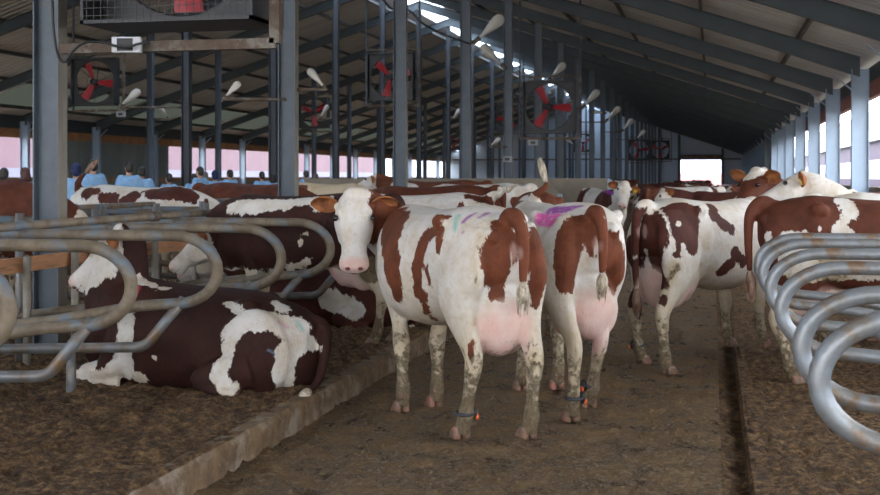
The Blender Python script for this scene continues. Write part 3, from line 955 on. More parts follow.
LAMPS = [((476, 41), (503, 16), 27, 'large teardrop glass lamp high beside the fourth left post, pointing up right'),
         ((504, 67), (481, 45), 33, 'teardrop glass lamp pointing down left onto the fifth left post'),
         ((549, 80), (565, 63), 39, 'teardrop glass lamp just above the central fan'),
         ((583, 107), (599, 90), 45, 'teardrop glass lamp just right of the central fan'),
         ((606, 121), (620, 107), 51, 'teardrop glass lamp third to the right of the central fan'),
         ((622, 131), (633, 119), 60, 'small far teardrop lamp over the cow crowd'),
         ((224, 98), (240, 82), 22, 'teardrop glass lamp between the nearest two left posts'),
         ((325, 88), (308, 69), 22, 'teardrop glass lamp right of the second left post, pointing up left'),
         ((120, 106), (140, 90), 30, 'brownish teardrop lamp right of the small fan at the left'),
         ((168, 118), (160, 107), 40, 'small teardrop lamp by a dark post at the left'),
         ((320, 118), (328, 105), 40, 'small teardrop lamp below the one right of the second left post'),
         ((452, 120), (460, 109), 45, 'pale lamp between the third and fourth left posts'),
         ((490, 146), (500, 138), 50, 'small lamp low left of the central fan'),
         ((574, 145), (565, 137), 50, 'small lamp low right of the central fan'),
         ((605, 113), (588, 111), 60, 'small lamp behind its brighter neighbour over the alley'),
         ((636, 139), (645, 130), 70, 'tiny far lamp above the fan with the red cross of blades')]
for b, t_, D, lb in LAMPS: make_lamp(b, t_, D, lb)
cable([P(380, -5, 24), P(392, 9, 24), P(408, 10, 24), P(425, 25, 24), P(448, 36, 25), P(470, 44, 26.5)], .02, 'power_cable', 'black cable running between the lamps in front of the bright ridge strip')
# ------------------------------------------------------------------ cattle
TRUNK = [(-.895, 1.28, 1.10, 1.19, .05, 2), (-.86, 1.335, 1.00, 1.2, .125, 2.2), (-.79, 1.385, .92, 1.2, .185, 2.3), (-.66, 1.425, .84, 1.18, .225, 2.4),
         (-.48, 1.452, .80, 1.2, .258, 2.5), (-.30, 1.437, .74, 1.10, .262, 2.3), (-.1, 1.42, .655, 1.02, .305, 2.2), (.1, 1.41, .61, .98, .33, 2.2),
         (.3, 1.41, .61, .98, .31, 2.2), (.48, 1.43, .64, 1.0, .265, 2.2), (.62, 1.435, .68, 1.02, .225, 2.2), (.76, 1.37, .72, 1.02, .185, 2), (.87, 1.27, .80, 1.02, .11, 2)]
def trunk(mb, st=TRUNK, n=28, bend=None, hs=1.0):
    rs = []
    for x, top, bot, zc, hw, e in st:
        ring = []
        for k in range(n):
            a = 2 * PI * k / n; c, s = math.cos(a), math.sin(a)
            y = hw * hs * math.copysign(abs(c) ** (2 / e), c)
            zz = math.copysign(abs(s) ** (2 / e), s)
            z = zc + (top - zc) * zz if zz > 0 else zc + (zc - bot) * zz
            yy = y + (bend(x) if bend else 0)
            ring.append(Vector((x, yy, z)))
        rs.append(ring)
    mb.rings(rs)
# joints: height, x, y, fore radius, side radius
HIND = [(1.30, -.60, .12, .23, .085), (1.18, -.615, .135, .265, .105), (1.02, -.63, .150, .265, .118), (.88, -.64, .158, .22, .105), (.74, -.69, .160, .150, .078), (.62, -.765, .158, .098, .057),
        (.52, -.825, .156, .074, .047), (.44, -.825, .156, .058, .042), (.34, -.805, .155, .039, .034), (.24, -.79, .155, .036, .032), (.145, -.775, .155, .047, .044), (.09, -.755, .155, .042, .040), (.05, -.735, .155, .046, .043)]
FORE = [(1.24, .50, .150, .13, .07), (1.05, .53, .165, .15, .085), (.88, .50, .172, .125, .078), (.74, .475, .165, .088, .062), (.60, .475, .160, .064, .052),
        (.46, .49, .155, .054, .054), (.39, .483, .155, .044, .045), (.28, .478, .155, .034, .034), (.15, .475, .155, .045, .044), (.09, .490, .155, .041, .041), (.05, .505, .155, .045, .043)]
def clampf(v): return max(0.0, min(1.0, v))
def leg(mb, J, sgn, foot=(0, 0, 0), knee=0.0, hsl=1.0):
    top = J[0][0]; pts = []; r1 = []; r2 = []
    for z, x, y, ra, rb in J:
        k = 1 - (z - .05) / (top - .05)
        k2 = k ** .9
        kn = knee * math.exp(-((z - .5) / .14) ** 2)
        pts.append(Vector((x + foot[0] * k2 + kn, sgn * (y + (hsl - 1) * .18 * clampf((z - .5) / .4)) + foot[1] * k2, z + foot[2] * k2))); kt = 1.0 + .20 * clampf((.62 - z) / .2); r1.append(rb * kt); r2.append(ra * kt)
    mb.tube(pts, r1, 18, (1, 0, 0), r2=r2, smoothn=3)
    return pts[-1]
HEAD = [(-.07, -.01, -.13, .06), (-.03, .035, -.17, .095), (.03, .055, -.205, .112), (.09, .060, -.235, .122), (.15, .052, -.25, .128), (.21, .040, -.235, .116), (.28, .025, -.205, .094),
        (.35, .012, -.178, .079), (.41, .004, -.160, .078), (.46, .000, -.155, .090), (.50, -.008, -.148, .094), (.53, -.028, -.132, .082), (.545, -.055, -.110, .05)]
class Frame:
    def __init__(s, poll, fwd, up, k=1.0):
        s.o = Vector(poll); s.f = Vector(fwd).normalized(); u = Vector(up); u = (u - s.f * u.dot(s.f)).normalized(); s.u = u; s.l = s.u.cross(s.f); s.k = k
    def __call__(s, d, l, u):
        return s.o + (s.f * d + s.l * l + s.u * u) * s.k
    def mat(s):
        return Matrix((s.f, s.l, s.u)).transposed().to_4x4()
def head(mb, fr, wf=1.0):
    rs = []
    n = 24
    for d, ut, ub, hw in HEAD:
        uc = ut * .45 + ub * .55 if d < .3 else (ut + ub) / 2
        ring = []
        for k in range(n):
            a = 2 * PI * k / n; c, s = math.cos(a), math.sin(a)
            l = hw * math.copysign(abs(c) ** .85, c)
            if s > 0: u = uc + (ut - uc) * abs(s) ** .8
            else: u = uc - (uc - ub) * abs(s) ** .9; l *= 1 - .30 * abs(s)
            ring.append(fr(d, l * wf, u))
        rs.append(ring)
    mb.rings(rs)
    R = fr.mat()
    for s in (-1, 1):
        mb.ell(fr(.125, s * .100, .018), (.045, .030, .028), R)       # brow
        mb.ell(fr(.20, s * .085, -.13), (.10, .04, .08), R)           # cheek
        mb.ell(fr(.505, s * .045, -.055), (.04, .032, .034), R)       # nostril wing
        mb.ell(fr(.045, s * .100, -.035), (.035, .05, .035), R)          # ear base
    mb.ell(fr(-.025, 0, .02), (.055, .085, .055), R)                      # poll tuft
    mb.ell(fr(.46, 0, -.155), (.065, .045, .025), R)                   # chin

def ear_mesh(fr, s, droop=.25, back=.15, L=.20):
    """cupped leaf"""
    a = fr.l * s; d = (a - fr.u * droop - fr.f * back).normalized()
    base = fr(.045, s * .115, -.03)
    open_ = (fr.f * .85 + fr.u * .15); open_ = (open_ - d * open_.dot(d)).normalized(); wv = d.cross(open_).normalized()
    g = MB(); rings = []
    for t, w, cup in ((0, .035, .01), (.12, .052, .022), (.3, .074, .034), (.5, .080, .032), (.7, .072, .022), (.87, .048, .012), (1, .012, .002)):
        c = base + d * (t * L * fr.k); ring = []
        m = 9
        for k in range(m):
            q = -1 + 2 * k / (m - 1)
            ring.append(c + wv * (q * w * fr.k) - open_ * ((1 - q * q) * cup * 1.6 * fr.k) )
        for k in range(m - 1, -1, -1):
            q = -1 + 2 * k / (m - 1)
            ring.append(c + wv * (q * w * fr.k * 1.05) - open_ * (((1 - q * q) * cup * 1.6 + .009 * min(1, (1 - abs(q)) * 4 + .15)) * fr.k))
        rings.append(ring)
    g.rings(rings)
    return g, base, d, open_

def hoof_mesh(p, fwd, z0=0.0):
    """two claws and dewclaws under the pastern point p"""
    g = MB(); f = Vector(fwd); f.z = 0; f.normalize(); l = Vector((-f.y, f.x, 0))
    gx, gy = p.x, p.y
    for s in (-1, 1):
        rs = []
        for h, a, b, off, ct in ((.075, .038, .022, -.002, .0), (.05, .050, .028, .008, .0), (.02, .062, .031, .020, .0), (0.0, .066, .032, .026, .0)):
            c = Vector((gx, gy, z0 + h)) + f * off + l * (s * .0305)
            rs.append([c + f * (a * math.cos(2 * PI * k / 14) * (1.15 if math.cos(2 * PI * k / 14) > 0 else .85)) + l * (b * math.sin(2 * PI * k / 14)) for k in range(14)])
        g.rings(rs[::-1])
        g.ell(Vector((gx, gy, z0 + .115)) - f * .048 + l * (s * .022), (.020, .016, .022), None, 8, 6)
    return g

def clamp01(v): return np.clip(v, 0, 1)
def bands(fields_, shape):
    pass

class Cow:
    pass

def make_cow(name, label, loc, heading, coat='coat_red', sc=1.0, feet=None, knees=(0, 0, 0, 0), poll=(1.30, 0, 1.42), look=(.8, 0, -.6), hup=(.6, 0, .8), tail='down', tailside=0.0,
             marks=(), base='W', seed=0, voxel=.018, smooth_it=4, udder=1.0, group='cattle', head_k=1.0, hs=1.0, lying=None, dyes=(), muds=(), switch='switch_w', ear_mat='ear_in',
             ear_tag=None, anklet=None, white_face=True, ear_droop=.25, freq=1.5, bias=0.0, white_legs=True, tailc=None, bk=1.0, wk=1.0, wf=1.06, face=.29, mudk=1.0, pinks=(), category='cow', neck_pts=None, under='W', hooves=True):
    root = empty(name, loc, heading, label, category, group)
    root.scale = (sc, sc, sc)
    Wm = Matrix.Translation(Vector(loc)) @ Matrix.Rotation(heading, 4, 'Z') @ Matrix.Scale(sc, 4)
    mb = MB()
    feet = feet or {}
    fr = Frame(poll, look, hup, head_k)
    toes = []
    st = TRUNK
    if lying is None:
        trunk(mb, TRUNK, hs=hs)
        for s in (-1, 1):
            mb.ell((-.85, s * .10 * hs, 1.265), (.05, .055, .055))
            mb.ell((-.46, s * .235 * hs, 1.345), (.075, .045, .055))
            mb.ell((-.30, s * .10, 1.00), (.30, .14, .27))
            mb.ell((.50, s * .13, 1.10), (.20, .125, .29))
            mb.ell((.72, s * .085, .96), (.14, .10, .17))
        mb.ell((-.80, 0, 1.36), (.12, .045, .06))
        mb.ell((0.75, 0, .80), (.16, .07, .13))
        for key, J, s, i in (('hl', HIND, 1, 0), ('hr', HIND, -1, 1), ('fl', FORE, 1, 2), ('fr', FORE, -1, 3)):
            p = leg(mb, J, s, feet.get(key, (0, 0, 0)), knees[i], hs); toes.append((key, p))
        if udder:
            u = udder
            mb.ell((-.50, 0, .80), (.28 * u, .19 * hs, .27 * u)); mb.ell((-.70, 0, .80), (.16, .155 * hs, .30))
            for s in (-1, 1):
                mb.ell((-.62, s * .085 * hs, .71), (.16, .105 * hs, .20 * u)); mb.ell((-.42, s * .065, .71), (.12, .08, .16 * u))
                for tx, tz in ((-.62, .53), (-.40, .57)):
                    mb.tube([(tx, s * .06, tz + .06 + .2 * (1 - u)), (tx + .004, s * .07, tz - .02 + .2 * (1 - u))], [.022, .014], 8)
        nb0 = Vector((.44, 0, 1.10)); nb1 = Vector((.68, 0, 1.14))
        nk0, nk1 = (.21, .31), (.18, .27)
        tb = Vector((-.82, 0, 1.385))
    else:
        lt, lg = lying(mb)
        nb0, nb1, tb = lg['n0'], lg['n1'], lg['tail']
        nk0, nk1 = (.20, .27), (.17, .22)
        toes = lg.get('toes', [])
    # neck
    end = fr(-.015, 0, -.085); e2 = fr(.10, 0, -.11)
    pts = [nb0, nb1] + [Vector(p) for p in (neck_pts or [(nb1 * .42 + end * .58) + Vector((.05, 0, .01))])] + [end, e2]
    nm_ = len(pts) - 4
    r_s = [nk0[0], nk1[0]] + [.14] * nm_ + [.11 * head_k, .09 * head_k]
    r_v = [nk0[1], nk1[1]] + [.21] * nm_ + [.14 * head_k, .10 * head_k]
    mb.tube(pts, r_s, 20, (0, 0, 1), r2=r_v, smoothn=5)
    head(mb, fr, wf)
    # tail
    TS = tailside
    if tail == 'down':
        tp = [tb, tb + Vector((-.10, TS * .1, .005)), tb + Vector((-.155, TS * .5, -.10)), tb + Vector((-.145, TS, -.32)), tb + Vector((-.13, TS * 1.1, -.58)), tb + Vector((-.12, TS * 1.1, -.70))]
    elif tail == 'short':
        tp = [tb, tb + Vector((-.10, TS * .1, .005)), tb + Vector((-.15, TS * .5, -.08)), tb + Vector((-.15, TS, -.20)), tb + Vector((-.14, TS * 1.1, -.33)), tb + Vector((-.135, TS * 1.1, -.40))]
    elif tail == 'up':
        tp = [tb, tb + Vector((-.08, TS * .1, .04)), tb + Vector((-.12, TS * .4, .03)), tb + Vector((-.15, TS, .05)), tb + Vector((-.18, TS * 1.3, .07)), tb + Vector((-.20, TS * 1.4, .08))]
    elif tail == 'arch':
        tp = [tb, tb + Vector((-.10, TS * .1, .03)), tb + Vector((-.20, TS * .4, -.02)), tb + Vector((-.25, TS, -.22)), tb + Vector((-.22, TS * 1.1, -.46)), tb + Vector((-.20, TS * 1.1, -.60))]
    else:
        tp = [Vector(p) for p in tail]
    mb.tube(tp, [.055, .050, .044, .037, .030, .024], 10, (0, 1, .1), smoothn=5)
    body = blended(mb, 'body', voxel, smooth_it, root, M[coat])
    me = body.data; nv = len(me.vertices)
    co = np.empty(nv * 3, np.float32); me.vertices.foreach_get('co', co); co = co.reshape(-1, 3).astype(float)
    # ---- coat fields
    R = np.array([[*fr.f], [*fr.l], [*fr.u]]); rel = (co - np.array(fr.o)) @ R.T / fr.k     # head coordinates d, l, u
    if base == 'N':
        rng_ = random.Random(seed); off = Vector((rng_.uniform(-50, 50), rng_.uniform(-50, 50), rng_.uniform(-50, 50)))
        f = np.array([noise.fractal(Vector((c[0], c[1] * 1.1, c[2] * .8)) * freq + off, 1, 2, 3) for c in co]) * .35 + bias
        if white_legs: f = np.minimum(f, (co[:, 2] - .72) * .6 + .05)
        if lying is None: f = np.minimum(f, (co[:, 2] - .62) * .8)
    else:
        f = np.full(nv, -.2 if base == 'W' else .2)
        if base == 'B' and white_legs and lying is None: f = np.minimum(f, (co[:, 2] - .70) * .6)
    fstart = f.copy()
    if white_face:
        hd = np.sqrt(((rel[:, 0] - .22) / 1.25) ** 2 + (rel[:, 1] / .9) ** 2 + ((rel[:, 2] + .06) / 1.0) ** 2)
        g_ = np.maximum(hd - face, -(rel[:, 0] + .02 + .35 * (rel[:, 2] + .05)))
        f = np.minimum(f, g_)
    cw = co @ np.array(Wm.to_3x3()).T + np.array(Wm.translation)
    eye = np.array([0, 0, EYE])
    tree = None
    def hits(strokes):
        nonlocal tree
        if tree is None:
            tree = BVHTree.FromPolygons([Vector(c) for c in cw], [tuple(p.vertices) for p in me.polygons])
        out = []
        for x, y, r in strokes:
            loc_, _, _, dist = tree.ray_cast(Vector((0, 0, EYE)), RAY(x, y))
            if loc_ is None: out.append(None); continue
            D = -loc_.x * ST + loc_.y * CT
            out.append((np.array(loc_), r / F * D))
        return out
    def field(strokes):
        """distance field (positive inside) of a chain of balls laid on the hide"""
        hs_ = [h for h in hits(strokes)]
        best = np.full(nv, -9.0)
        for i, h in enumerate(hs_):
            if h is None: continue
            d = h[1] - np.linalg.norm(cw - h[0], axis=1)
            best = np.maximum(best, d)
            if i and hs_[i - 1] is not None and np.linalg.norm(hs_[i - 1][0] - h[0]) < .45:
                a, ra = hs_[i - 1]; b, rb = h; ab = b - a; L2 = ab @ ab + 1e-9
                t = np.clip((cw - a) @ ab / L2, 0, 1)
                d = ra + (rb - ra) * t - np.linalg.norm(cw - (a + t[:, None] * ab), axis=1)
                best = np.maximum(best, d)
        return best
    if tailc:
        TP = [np.array(p) for p in cat([Vector(p) for p in tp], [0] * len(tp), [0] * len(tp), 4)[0]]
        dt = np.min([np.linalg.norm(co - p, axis=1) for p in TP[2:len(TP) - (4 if tailc == 'B' else 0)]], axis=0)
        f = np.maximum(f, .075 - dt)
    for kind, strokes in marks:
        if kind in ('B3', 'W3'):
            b = np.max([r - np.linalg.norm(co - np.array(q), axis=1) for q, r in strokes], axis=0)
            f = np.maximum(f, b) if kind == 'B3' else np.minimum(f, -b)
            continue
        b = field([(x, y, r * bk) for x, y, r in strokes] if kind == 'B' else [(x, y, r * wk) for x, y, r in strokes])
        f = np.maximum(f, b) if kind == 'B' else np.minimum(f, -b)
    pink = np.zeros(nv)
    if lying is None and udder:
        q = 1.0 - np.sqrt(((co[:, 0] + .57) / .40) ** 2 + (co[:, 1] / (.19 * hs)) ** 2 + ((co[:, 2] - .66) / .30) ** 2)
        pink = clamp01(q * 5 + .35) * (co[:, 2] < .98)
        q2 = 1.0 - np.sqrt(((co[:, 0] + .90) / .12) ** 2 + (co[:, 1] / .028) ** 2 + ((co[:, 2] - 1.17) / .07) ** 2)
        pink = np.maximum(pink, clamp01(q2 * 3) * .45)
    pm_ = clamp01((rel[:, 0] - .455) * 22) * clamp01((rel[:, 2] + .115) * 20) * (np.abs(rel[:, 1]) < .12) * (rel[:, 2] < .08)
    pink = np.maximum(pink, pm_)
    for st_ in pinks: pink = np.maximum(pink, clamp01(field(st_) * 14))
    f = np.where(pink > .5, np.minimum(f, -.1), f)
    mud = clamp01((.98 - co[:, 2]) / .95) * .66 * mudk if lying is None else clamp01((.18 - co[:, 2]) / .2) * .55 * mudk
    hm = clamp01((rel[:, 0] + .25) * 8)
    isHead = (np.linalg.norm(rel, axis=1) < .75) & (rel[:, 0] > -.1)
    mud = np.where(isHead & (rel[:, 0] > 0), 0, mud)
    for st_, kmud in muds: mud = np.maximum(mud, clamp01(field(st_) * 12) * min(1.0, kmud * 1.25))
    dye = np.zeros((nv, 4), np.float32)
    for colr, st_ in dyes:
        w = clamp01(field(st_) * 45)
        w = w * .95
        m_ = w > dye[:, 3]
        dye[m_, :3] = colr; dye[m_, 3] = w[m_]
    for nm, arr in (('coat', f), ('pink', pink), ('mud', mud)):
        at = me.attributes.new(nm, 'FLOAT', 'POINT'); at.data.foreach_set('value', arr.astype(np.float32))
    at = me.attributes.new('dye', 'FLOAT_COLOR', 'POINT'); at.data.foreach_set('color', dye.ravel())
    # ---- parts
    R4 = fr.mat()
    for s in (-1, 1):
        g = MB(); g.ell(fr(.172, s * .114 * wf, .018), (.024 * head_k, .019 * head_k, .021 * head_k), R4, 12, 8); g.build('eye', M['eye'], root, True)
        g = MB(); g.ell(fr(.538, s * .044, -.050), (.012, .019 * head_k, .015 * head_k), R4, 10, 6); g.build('nostril', M['nostril'], root, True)
        if s == 1 and voxel < .019:
            g = MB(); g.tube([fr(.46, -.062, -.125), fr(.515, -.045, -.128), fr(.538, 0, -.126), fr(.515, .045, -.128), fr(.46, .062, -.125)], .0045, 6, (0, 0, 1), smoothn=3); g.build('mouth', M['nostril'], root, True)
        g, eb, ed, eo = ear_mesh(fr, s, ear_droop)
        e = g.build('ear', M[ear_mat], root, True)
        if ear_tag and (s in ear_tag):
            c = eb + ed * .10 + eo * .012
            Mx = Matrix.Translation(c) @ fr.mat()
            MB().cbox((0, 0, -.02), (.004, .026, .034), Mx).build('ear_tag', M['tag_yellow'], e)
    if hooves:
        for key, p in toes:
            hz = p.z - .05
            g = hoof_mesh(p, (1, 0, 0), hz); h = g.build('hoof', M['hoof'], root, True)
            if anklet and key in anklet:
                q = p + Vector((-.03, 0, .13))
                g = MB(); g.tube([p + Vector((-.04 + -.002 + .056 * math.cos(a), .053 * math.sin(a), .115)) for a in [2 * PI * k / 16 for k in range(17)]], .011, 8, (0, 0, 1), caps=False)
                a_ = g.build('ankle_strap', M['trousers'], root, True)
                s = 1 if anklet[key] > 0 else -1
                g = MB(); g.ell(q + Vector((-.015, s * .058, -.015)), (.040, .022, .042)); b_ = g.build('ankle_tag', M['black'], root, True)
                g = MB(); g.ell(q + Vector((-.036, s * .072, -.035)), (.022, .012, .022)); g.build('tag_window', M['tag_orange'], b_, True)
    # tail switch
    a = tp[-1]; d = (tp[-1] - tp[-2]).normalized()
    g = MB(); pts = []; 
    L = {'up': .11, 'short': .13}.get(tail if isinstance(tail, str) else '', .26 if lying is None else .12)
    for k in range(7):
        t = k / 6; v = a + d * (t * L); 
        if tail == 'up': v = v + Vector((-.02 * t, .03 * t, 0))
        pts.append(v)
    g.tube(pts, [.020, .030, .038, .040, .034, .022, .006], 10, (0, 1, 0), smoothn=2)
    rnd = random.Random(seed + 5)
    for k in range(16):
        an = rnd.uniform(0, 2 * PI); o_ = Vector((math.cos(an), math.sin(an), 0)) * .022
        t0 = rnd.uniform(.1, .5); b0 = a + d * (t0 * L) + o_; b1 = b0 + d * rnd.uniform(.1, .16) + o_ * rnd.uniform(-.1, .5)
        g.tube([b0, (b0 + b1) / 2 + o_ * .3, b1], [.010, .009, .002], 6, (0, 1, 0))
    g.build('tail_switch', M[switch], root, True)
    root_info[root.name] = (body, fr)
    return root
root_info = {}

def lying_body(knee_out=1, side=1):
    """lying on the belly; returns the builder. side = +1: hind leg swung out to the left"""
    def f(mb):
        ST_ = [(-.93, .46, .18, .30, .07, 2), (-.88, .53, .06, .30, .20, 2.2), (-.78, .59, .0, .30, .30, 2.3), (-.62, .65, -.02, .30, .35, 2.3), (-.45, .70, -.02, .32, .37, 2.2), (-.25, .72, -.02, .33, .385, 2.1),
               (0, .73, -.02, .32, .40, 2.1), (.25, .755, -.02, .33, .375, 2.1), (.42, .79, -.02, .36, .32, 2.1), (.56, .81, .02, .40, .26, 2.1), (.70, .77, .06, .42, .21, 2), (.84, .66, .14, .40, .13, 2)]
        trunk(mb, ST_)
        s = side
        mb.ell((-.52, s * .26, .30), (.30, .17, .31)); mb.ell((-.52, -s * .22, .30), (.28, .14, .27))
        mb.ell((-.46, .22, .615), (.09, .06, .06)); mb.ell((-.46, -.22, .615), (.09, .06, .06))
        mb.ell((-.86, .10, .46), (.06, .06, .06)); mb.ell((-.86, -.10, .46), (.06, .06, .06))
        # folded hind leg lying forward
        mb.tube([(-.55, s * .34, .22), (-.25, s * .42, .14), (-.18, s * .43, .10)], [.13, .09, .06], 14, r2=[.15, .10, .06], smoothn=3)
        mb.tube([(-.18, s * .44, .10), (-.38, s * .47, .06), (-.52, s * .46, .05)], [.05, .038, .04], 12, smoothn=3)
        # folded forelegs
        for q in (1, -1):
            mb.tube([(.42, q * .20, .45), (.52, q * .25, .22), (.62, q * .25, .14), (.86, q * .22, .10)], [.12, .10, .08, .058], 14, r2=[.16, .12, .085, .06], smoothn=4)
            mb.tube([(.86, q * .22, .09), (.66, q * .27, .045), (.48, q * .26, .045)], [.055, .038, .042], 12, smoothn=3)
            mb.ell((.55, q * .15, .48), (.17, .12, .22))
        return None, {'n0': Vector((.42, 0, .50)), 'n1': Vector((.66, 0, .56)), 'tail': Vector((-.84, 0, .52)), 'toes': []}
    return f
# ------------------------------------------------------------------ the cattle in the picture
def feetpx(loc, hd, sc, spec, z=0.0, lim=.22):
    """foot offsets from where the hooves stand"""
    out = {}
    h = Vector((math.cos(hd), math.sin(hd))); l = Vector((-h.y, h.x))
    dft = {'hl': (-.735, .155), 'hr': (-.735, -.155), 'fl': (.505, .155), 'fr': (.505, -.155)}
    for k, (px, py) in spec.items():
        D = (EYE - z) * F / (py - 177); w = P(px, py, D)
        q = Vector((w.x - loc[0], w.y - loc[1]))
        a, b = q.dot(h) / sc - .02, q.dot(l) / sc
        dx, dy = a - dft[k][0], b - dft[k][1]
        out[k] = (max(-lim, min(lim, dx)), max(-.12, min(.12, dy)), 0)
    return out

PURPLE, PINKD, GREEN, YEL, REDD, BLUE = (.26, .05, .30), (.62, .09, .36), (.22, .50, .42), (.75, .58, .05), (.50, .06, .08), (.25, .36, .50)

# the cow looking back at the camera
L1, H1 = (-1.745, 7.98, 0), math.atan2(.78, -.62)
make_cow('cow', 'red and white cow in the centre, white face turned back towards the camera', L1, H1, 'coat_bright', 1.0,
         feet=feetpx(L1, H1, 1.0, {'hl': (460, 438), 'hr': (527, 438), 'fl': (402, 412), 'fr': (434, 406)}),
         tailc='B', poll=(.76, .39, 1.475), look=(-.50, .205, -.84), hup=(-.78, .32, .54), neck_pts=[(.88, .15, 1.30)], head_k=1.02, wf=1.14, tail='short', hs=1.25, tailside=-.03, voxel=.0125, smooth_it=5,
         udder=1.05, ear_droop=.10, anklet={'hl': -1}, seed=1,
         mudk=1.15, marks=[('B3', [((.80, .12, 1.34), .235), ((.84, .26, 1.40), .15), ((.74, .0, 1.20), .16)]), ('B', [(394, 215, 15), (392, 240, 18), (391, 262, 16), (395, 282, 12), (397, 296, 8)]), ('B', [(404, 214, 8), (398, 232, 9)]), ('B', [(390, 212, 10), (386, 228, 11), (386, 250, 10), (387, 270, 9), (393, 285, 8)]),
                ('B', [(446, 216, 5), (434, 226, 9), (426, 238, 10), (420, 256, 9), (417, 272, 8), (419, 288, 8), (424, 304, 6), (434, 320, 3)]), ('B', [(440, 232, 7), (437, 248, 4)]), ('B', [(428, 262, 3), (429, 284, 4)]),
                ('B', [(508, 222, 7), (500, 230, 11), (498, 246, 16), (495, 262, 17), (494, 278, 14), (496, 293, 9)]),
                ('B', [(528, 220, 9), (538, 238, 14), (541, 258, 14), (540, 276, 13), (538, 292, 9), (536, 302, 6)]), ('B', [(545, 232, 7), (547, 255, 8), (546, 278, 7)]), ('B', [(515, 226, 6), (516, 242, 7), (515, 258, 6)]), ('B', [(486, 250, 5), (484, 268, 5)]),
                ('B', [(472, 344, 3), (471, 352, 3)]), ('B', [(533, 344, 3)]), ('W', [(516, 276, 6), (515, 296, 11)])],
         dyes=[(PURPLE, [(463, 222, 4), (470, 216, 4), (476, 213, 3)]), (PURPLE, [(480, 217, 4), (488, 213, 4)]), (PURPLE, [(463, 232, 3)]), (GREEN, [(458, 216, 5), (455, 230, 4)])],
         muds=[([(480, 236, 6), (474, 256, 6), (476, 280, 8), (478, 300, 6)], .50), ([(492, 222, 7), (500, 224, 5)], .5), ([(475, 320, 10), (464, 350, 8)], .42)],
         switch='switch_w')
# its neighbour
L2 = (-1.13, 8.97, 0); H2 = math.atan2(.912, -.41)
make_cow('cow', 'cow seen from behind with a purple mark on its back, right of the centre cow', L2, H2, 'coat_bright', 1.0,
         feet=feetpx(L2, H2, 1.0, {'hl': (571, 421), 'hr': (588, 407), 'fl': (521, 390), 'fr': (560, 391)}, lim=.30),
         poll=(1.42, -.10, 1.10), look=(.8, -.1, -.62), neck_pts=[(1.0, -.03, 1.22)], tail='short', tailc='B', tailside=-.02, voxel=.0145, udder=1.0, hs=1.28, anklet={'hl': -1, 'hr': 1}, seed=2,
         marks=[('B', [(588, 212, 7), (574, 226, 14), (569, 245, 18), (567, 265, 17), (568, 282, 12)]), ('B', [(585, 235, 8), (592, 214, 6)]),
                ('B', [(613, 240, 10), (616, 258, 13), (615, 275, 12), (613, 290, 7)]), ('B', [(620, 250, 6), (621, 272, 6)]), ('B', [(594, 226, 6), (592, 242, 6), (590, 254, 4)]), ('B', [(612, 211, 3), (623, 226, 3)]),
                ('W', [(589, 262, 4), (586, 280, 7), (588, 296, 10)])],
         dyes=[(PURPLE, [(552, 210, 9), (566, 209, 10), (580, 206, 6)]), (PINKD, [(541, 219, 9), (553, 219, 11)]), (REDD, [(548, 226, 3), (556, 220, 3)])],
         muds=[([(570, 330, 8), (560, 345, 6)], .4)])
# the cow stepping into the right cubicles
L3 = (-.06, 11.0, 0); H3 = math.atan2(.835, .55)
make_cow('cow', 'white and dark red cow right of centre, rump towards us, hind feet in the alley', L3, H3, 'coat_mid', 1.0,
         feet={**feetpx(L3, H3, 1.0, {'hl': (643, 363), 'hr': (669, 374)}), 'fl': (.12, 0, .04), 'fr': (.22, 0, .05)},
         poll=(1.28, .34, 1.20), look=(.6, .4, -.6), neck_pts=[(1.0, .12, 1.24)], tailside=.05, voxel=.016, bk=1.5, hs=1.12, anklet={'hl': 1}, seed=3,
         marks=[('B', [(638, 218, 8), (633, 236, 10), (631, 256, 9), (633, 272, 7), (634, 300, 5)]), ('B', [(640, 300, 5), (640, 312, 4)]), ('B', [(664, 300, 4)]), ('B', [(655, 224, 11), (656, 240, 12), (655, 256, 11), (657, 272, 8), (662, 284, 5)]),
                ('B', [(670, 211, 8), (688, 212, 9), (690, 228, 9), (692, 243, 8)]), ('B', [(679, 236, 7), (678, 252, 5)]), ('B', [(668, 220, 5)]),
                ('W', [(661, 212, 1.6), (668, 224, 2), (671, 236, 3), (672, 250, 3)]), ('W', [(684, 246, 3), (683, 254, 2)]), ('W', [(645, 250, 2), (646, 262, 3), (648, 282, 6)]), ('W', [(650, 212, 4)]),
                ('B', [(711, 206, 4), (714, 216, 5), (724, 224, 5), (731, 230, 4)]), ('B', [(736, 253, 5), (743, 262, 4)]), ('B', [(730, 264, 5), (722, 272, 4)])],
         muds=[([(676, 268, 12), (668, 282, 10), (664, 305, 8)], .40)], switch='switch_b')
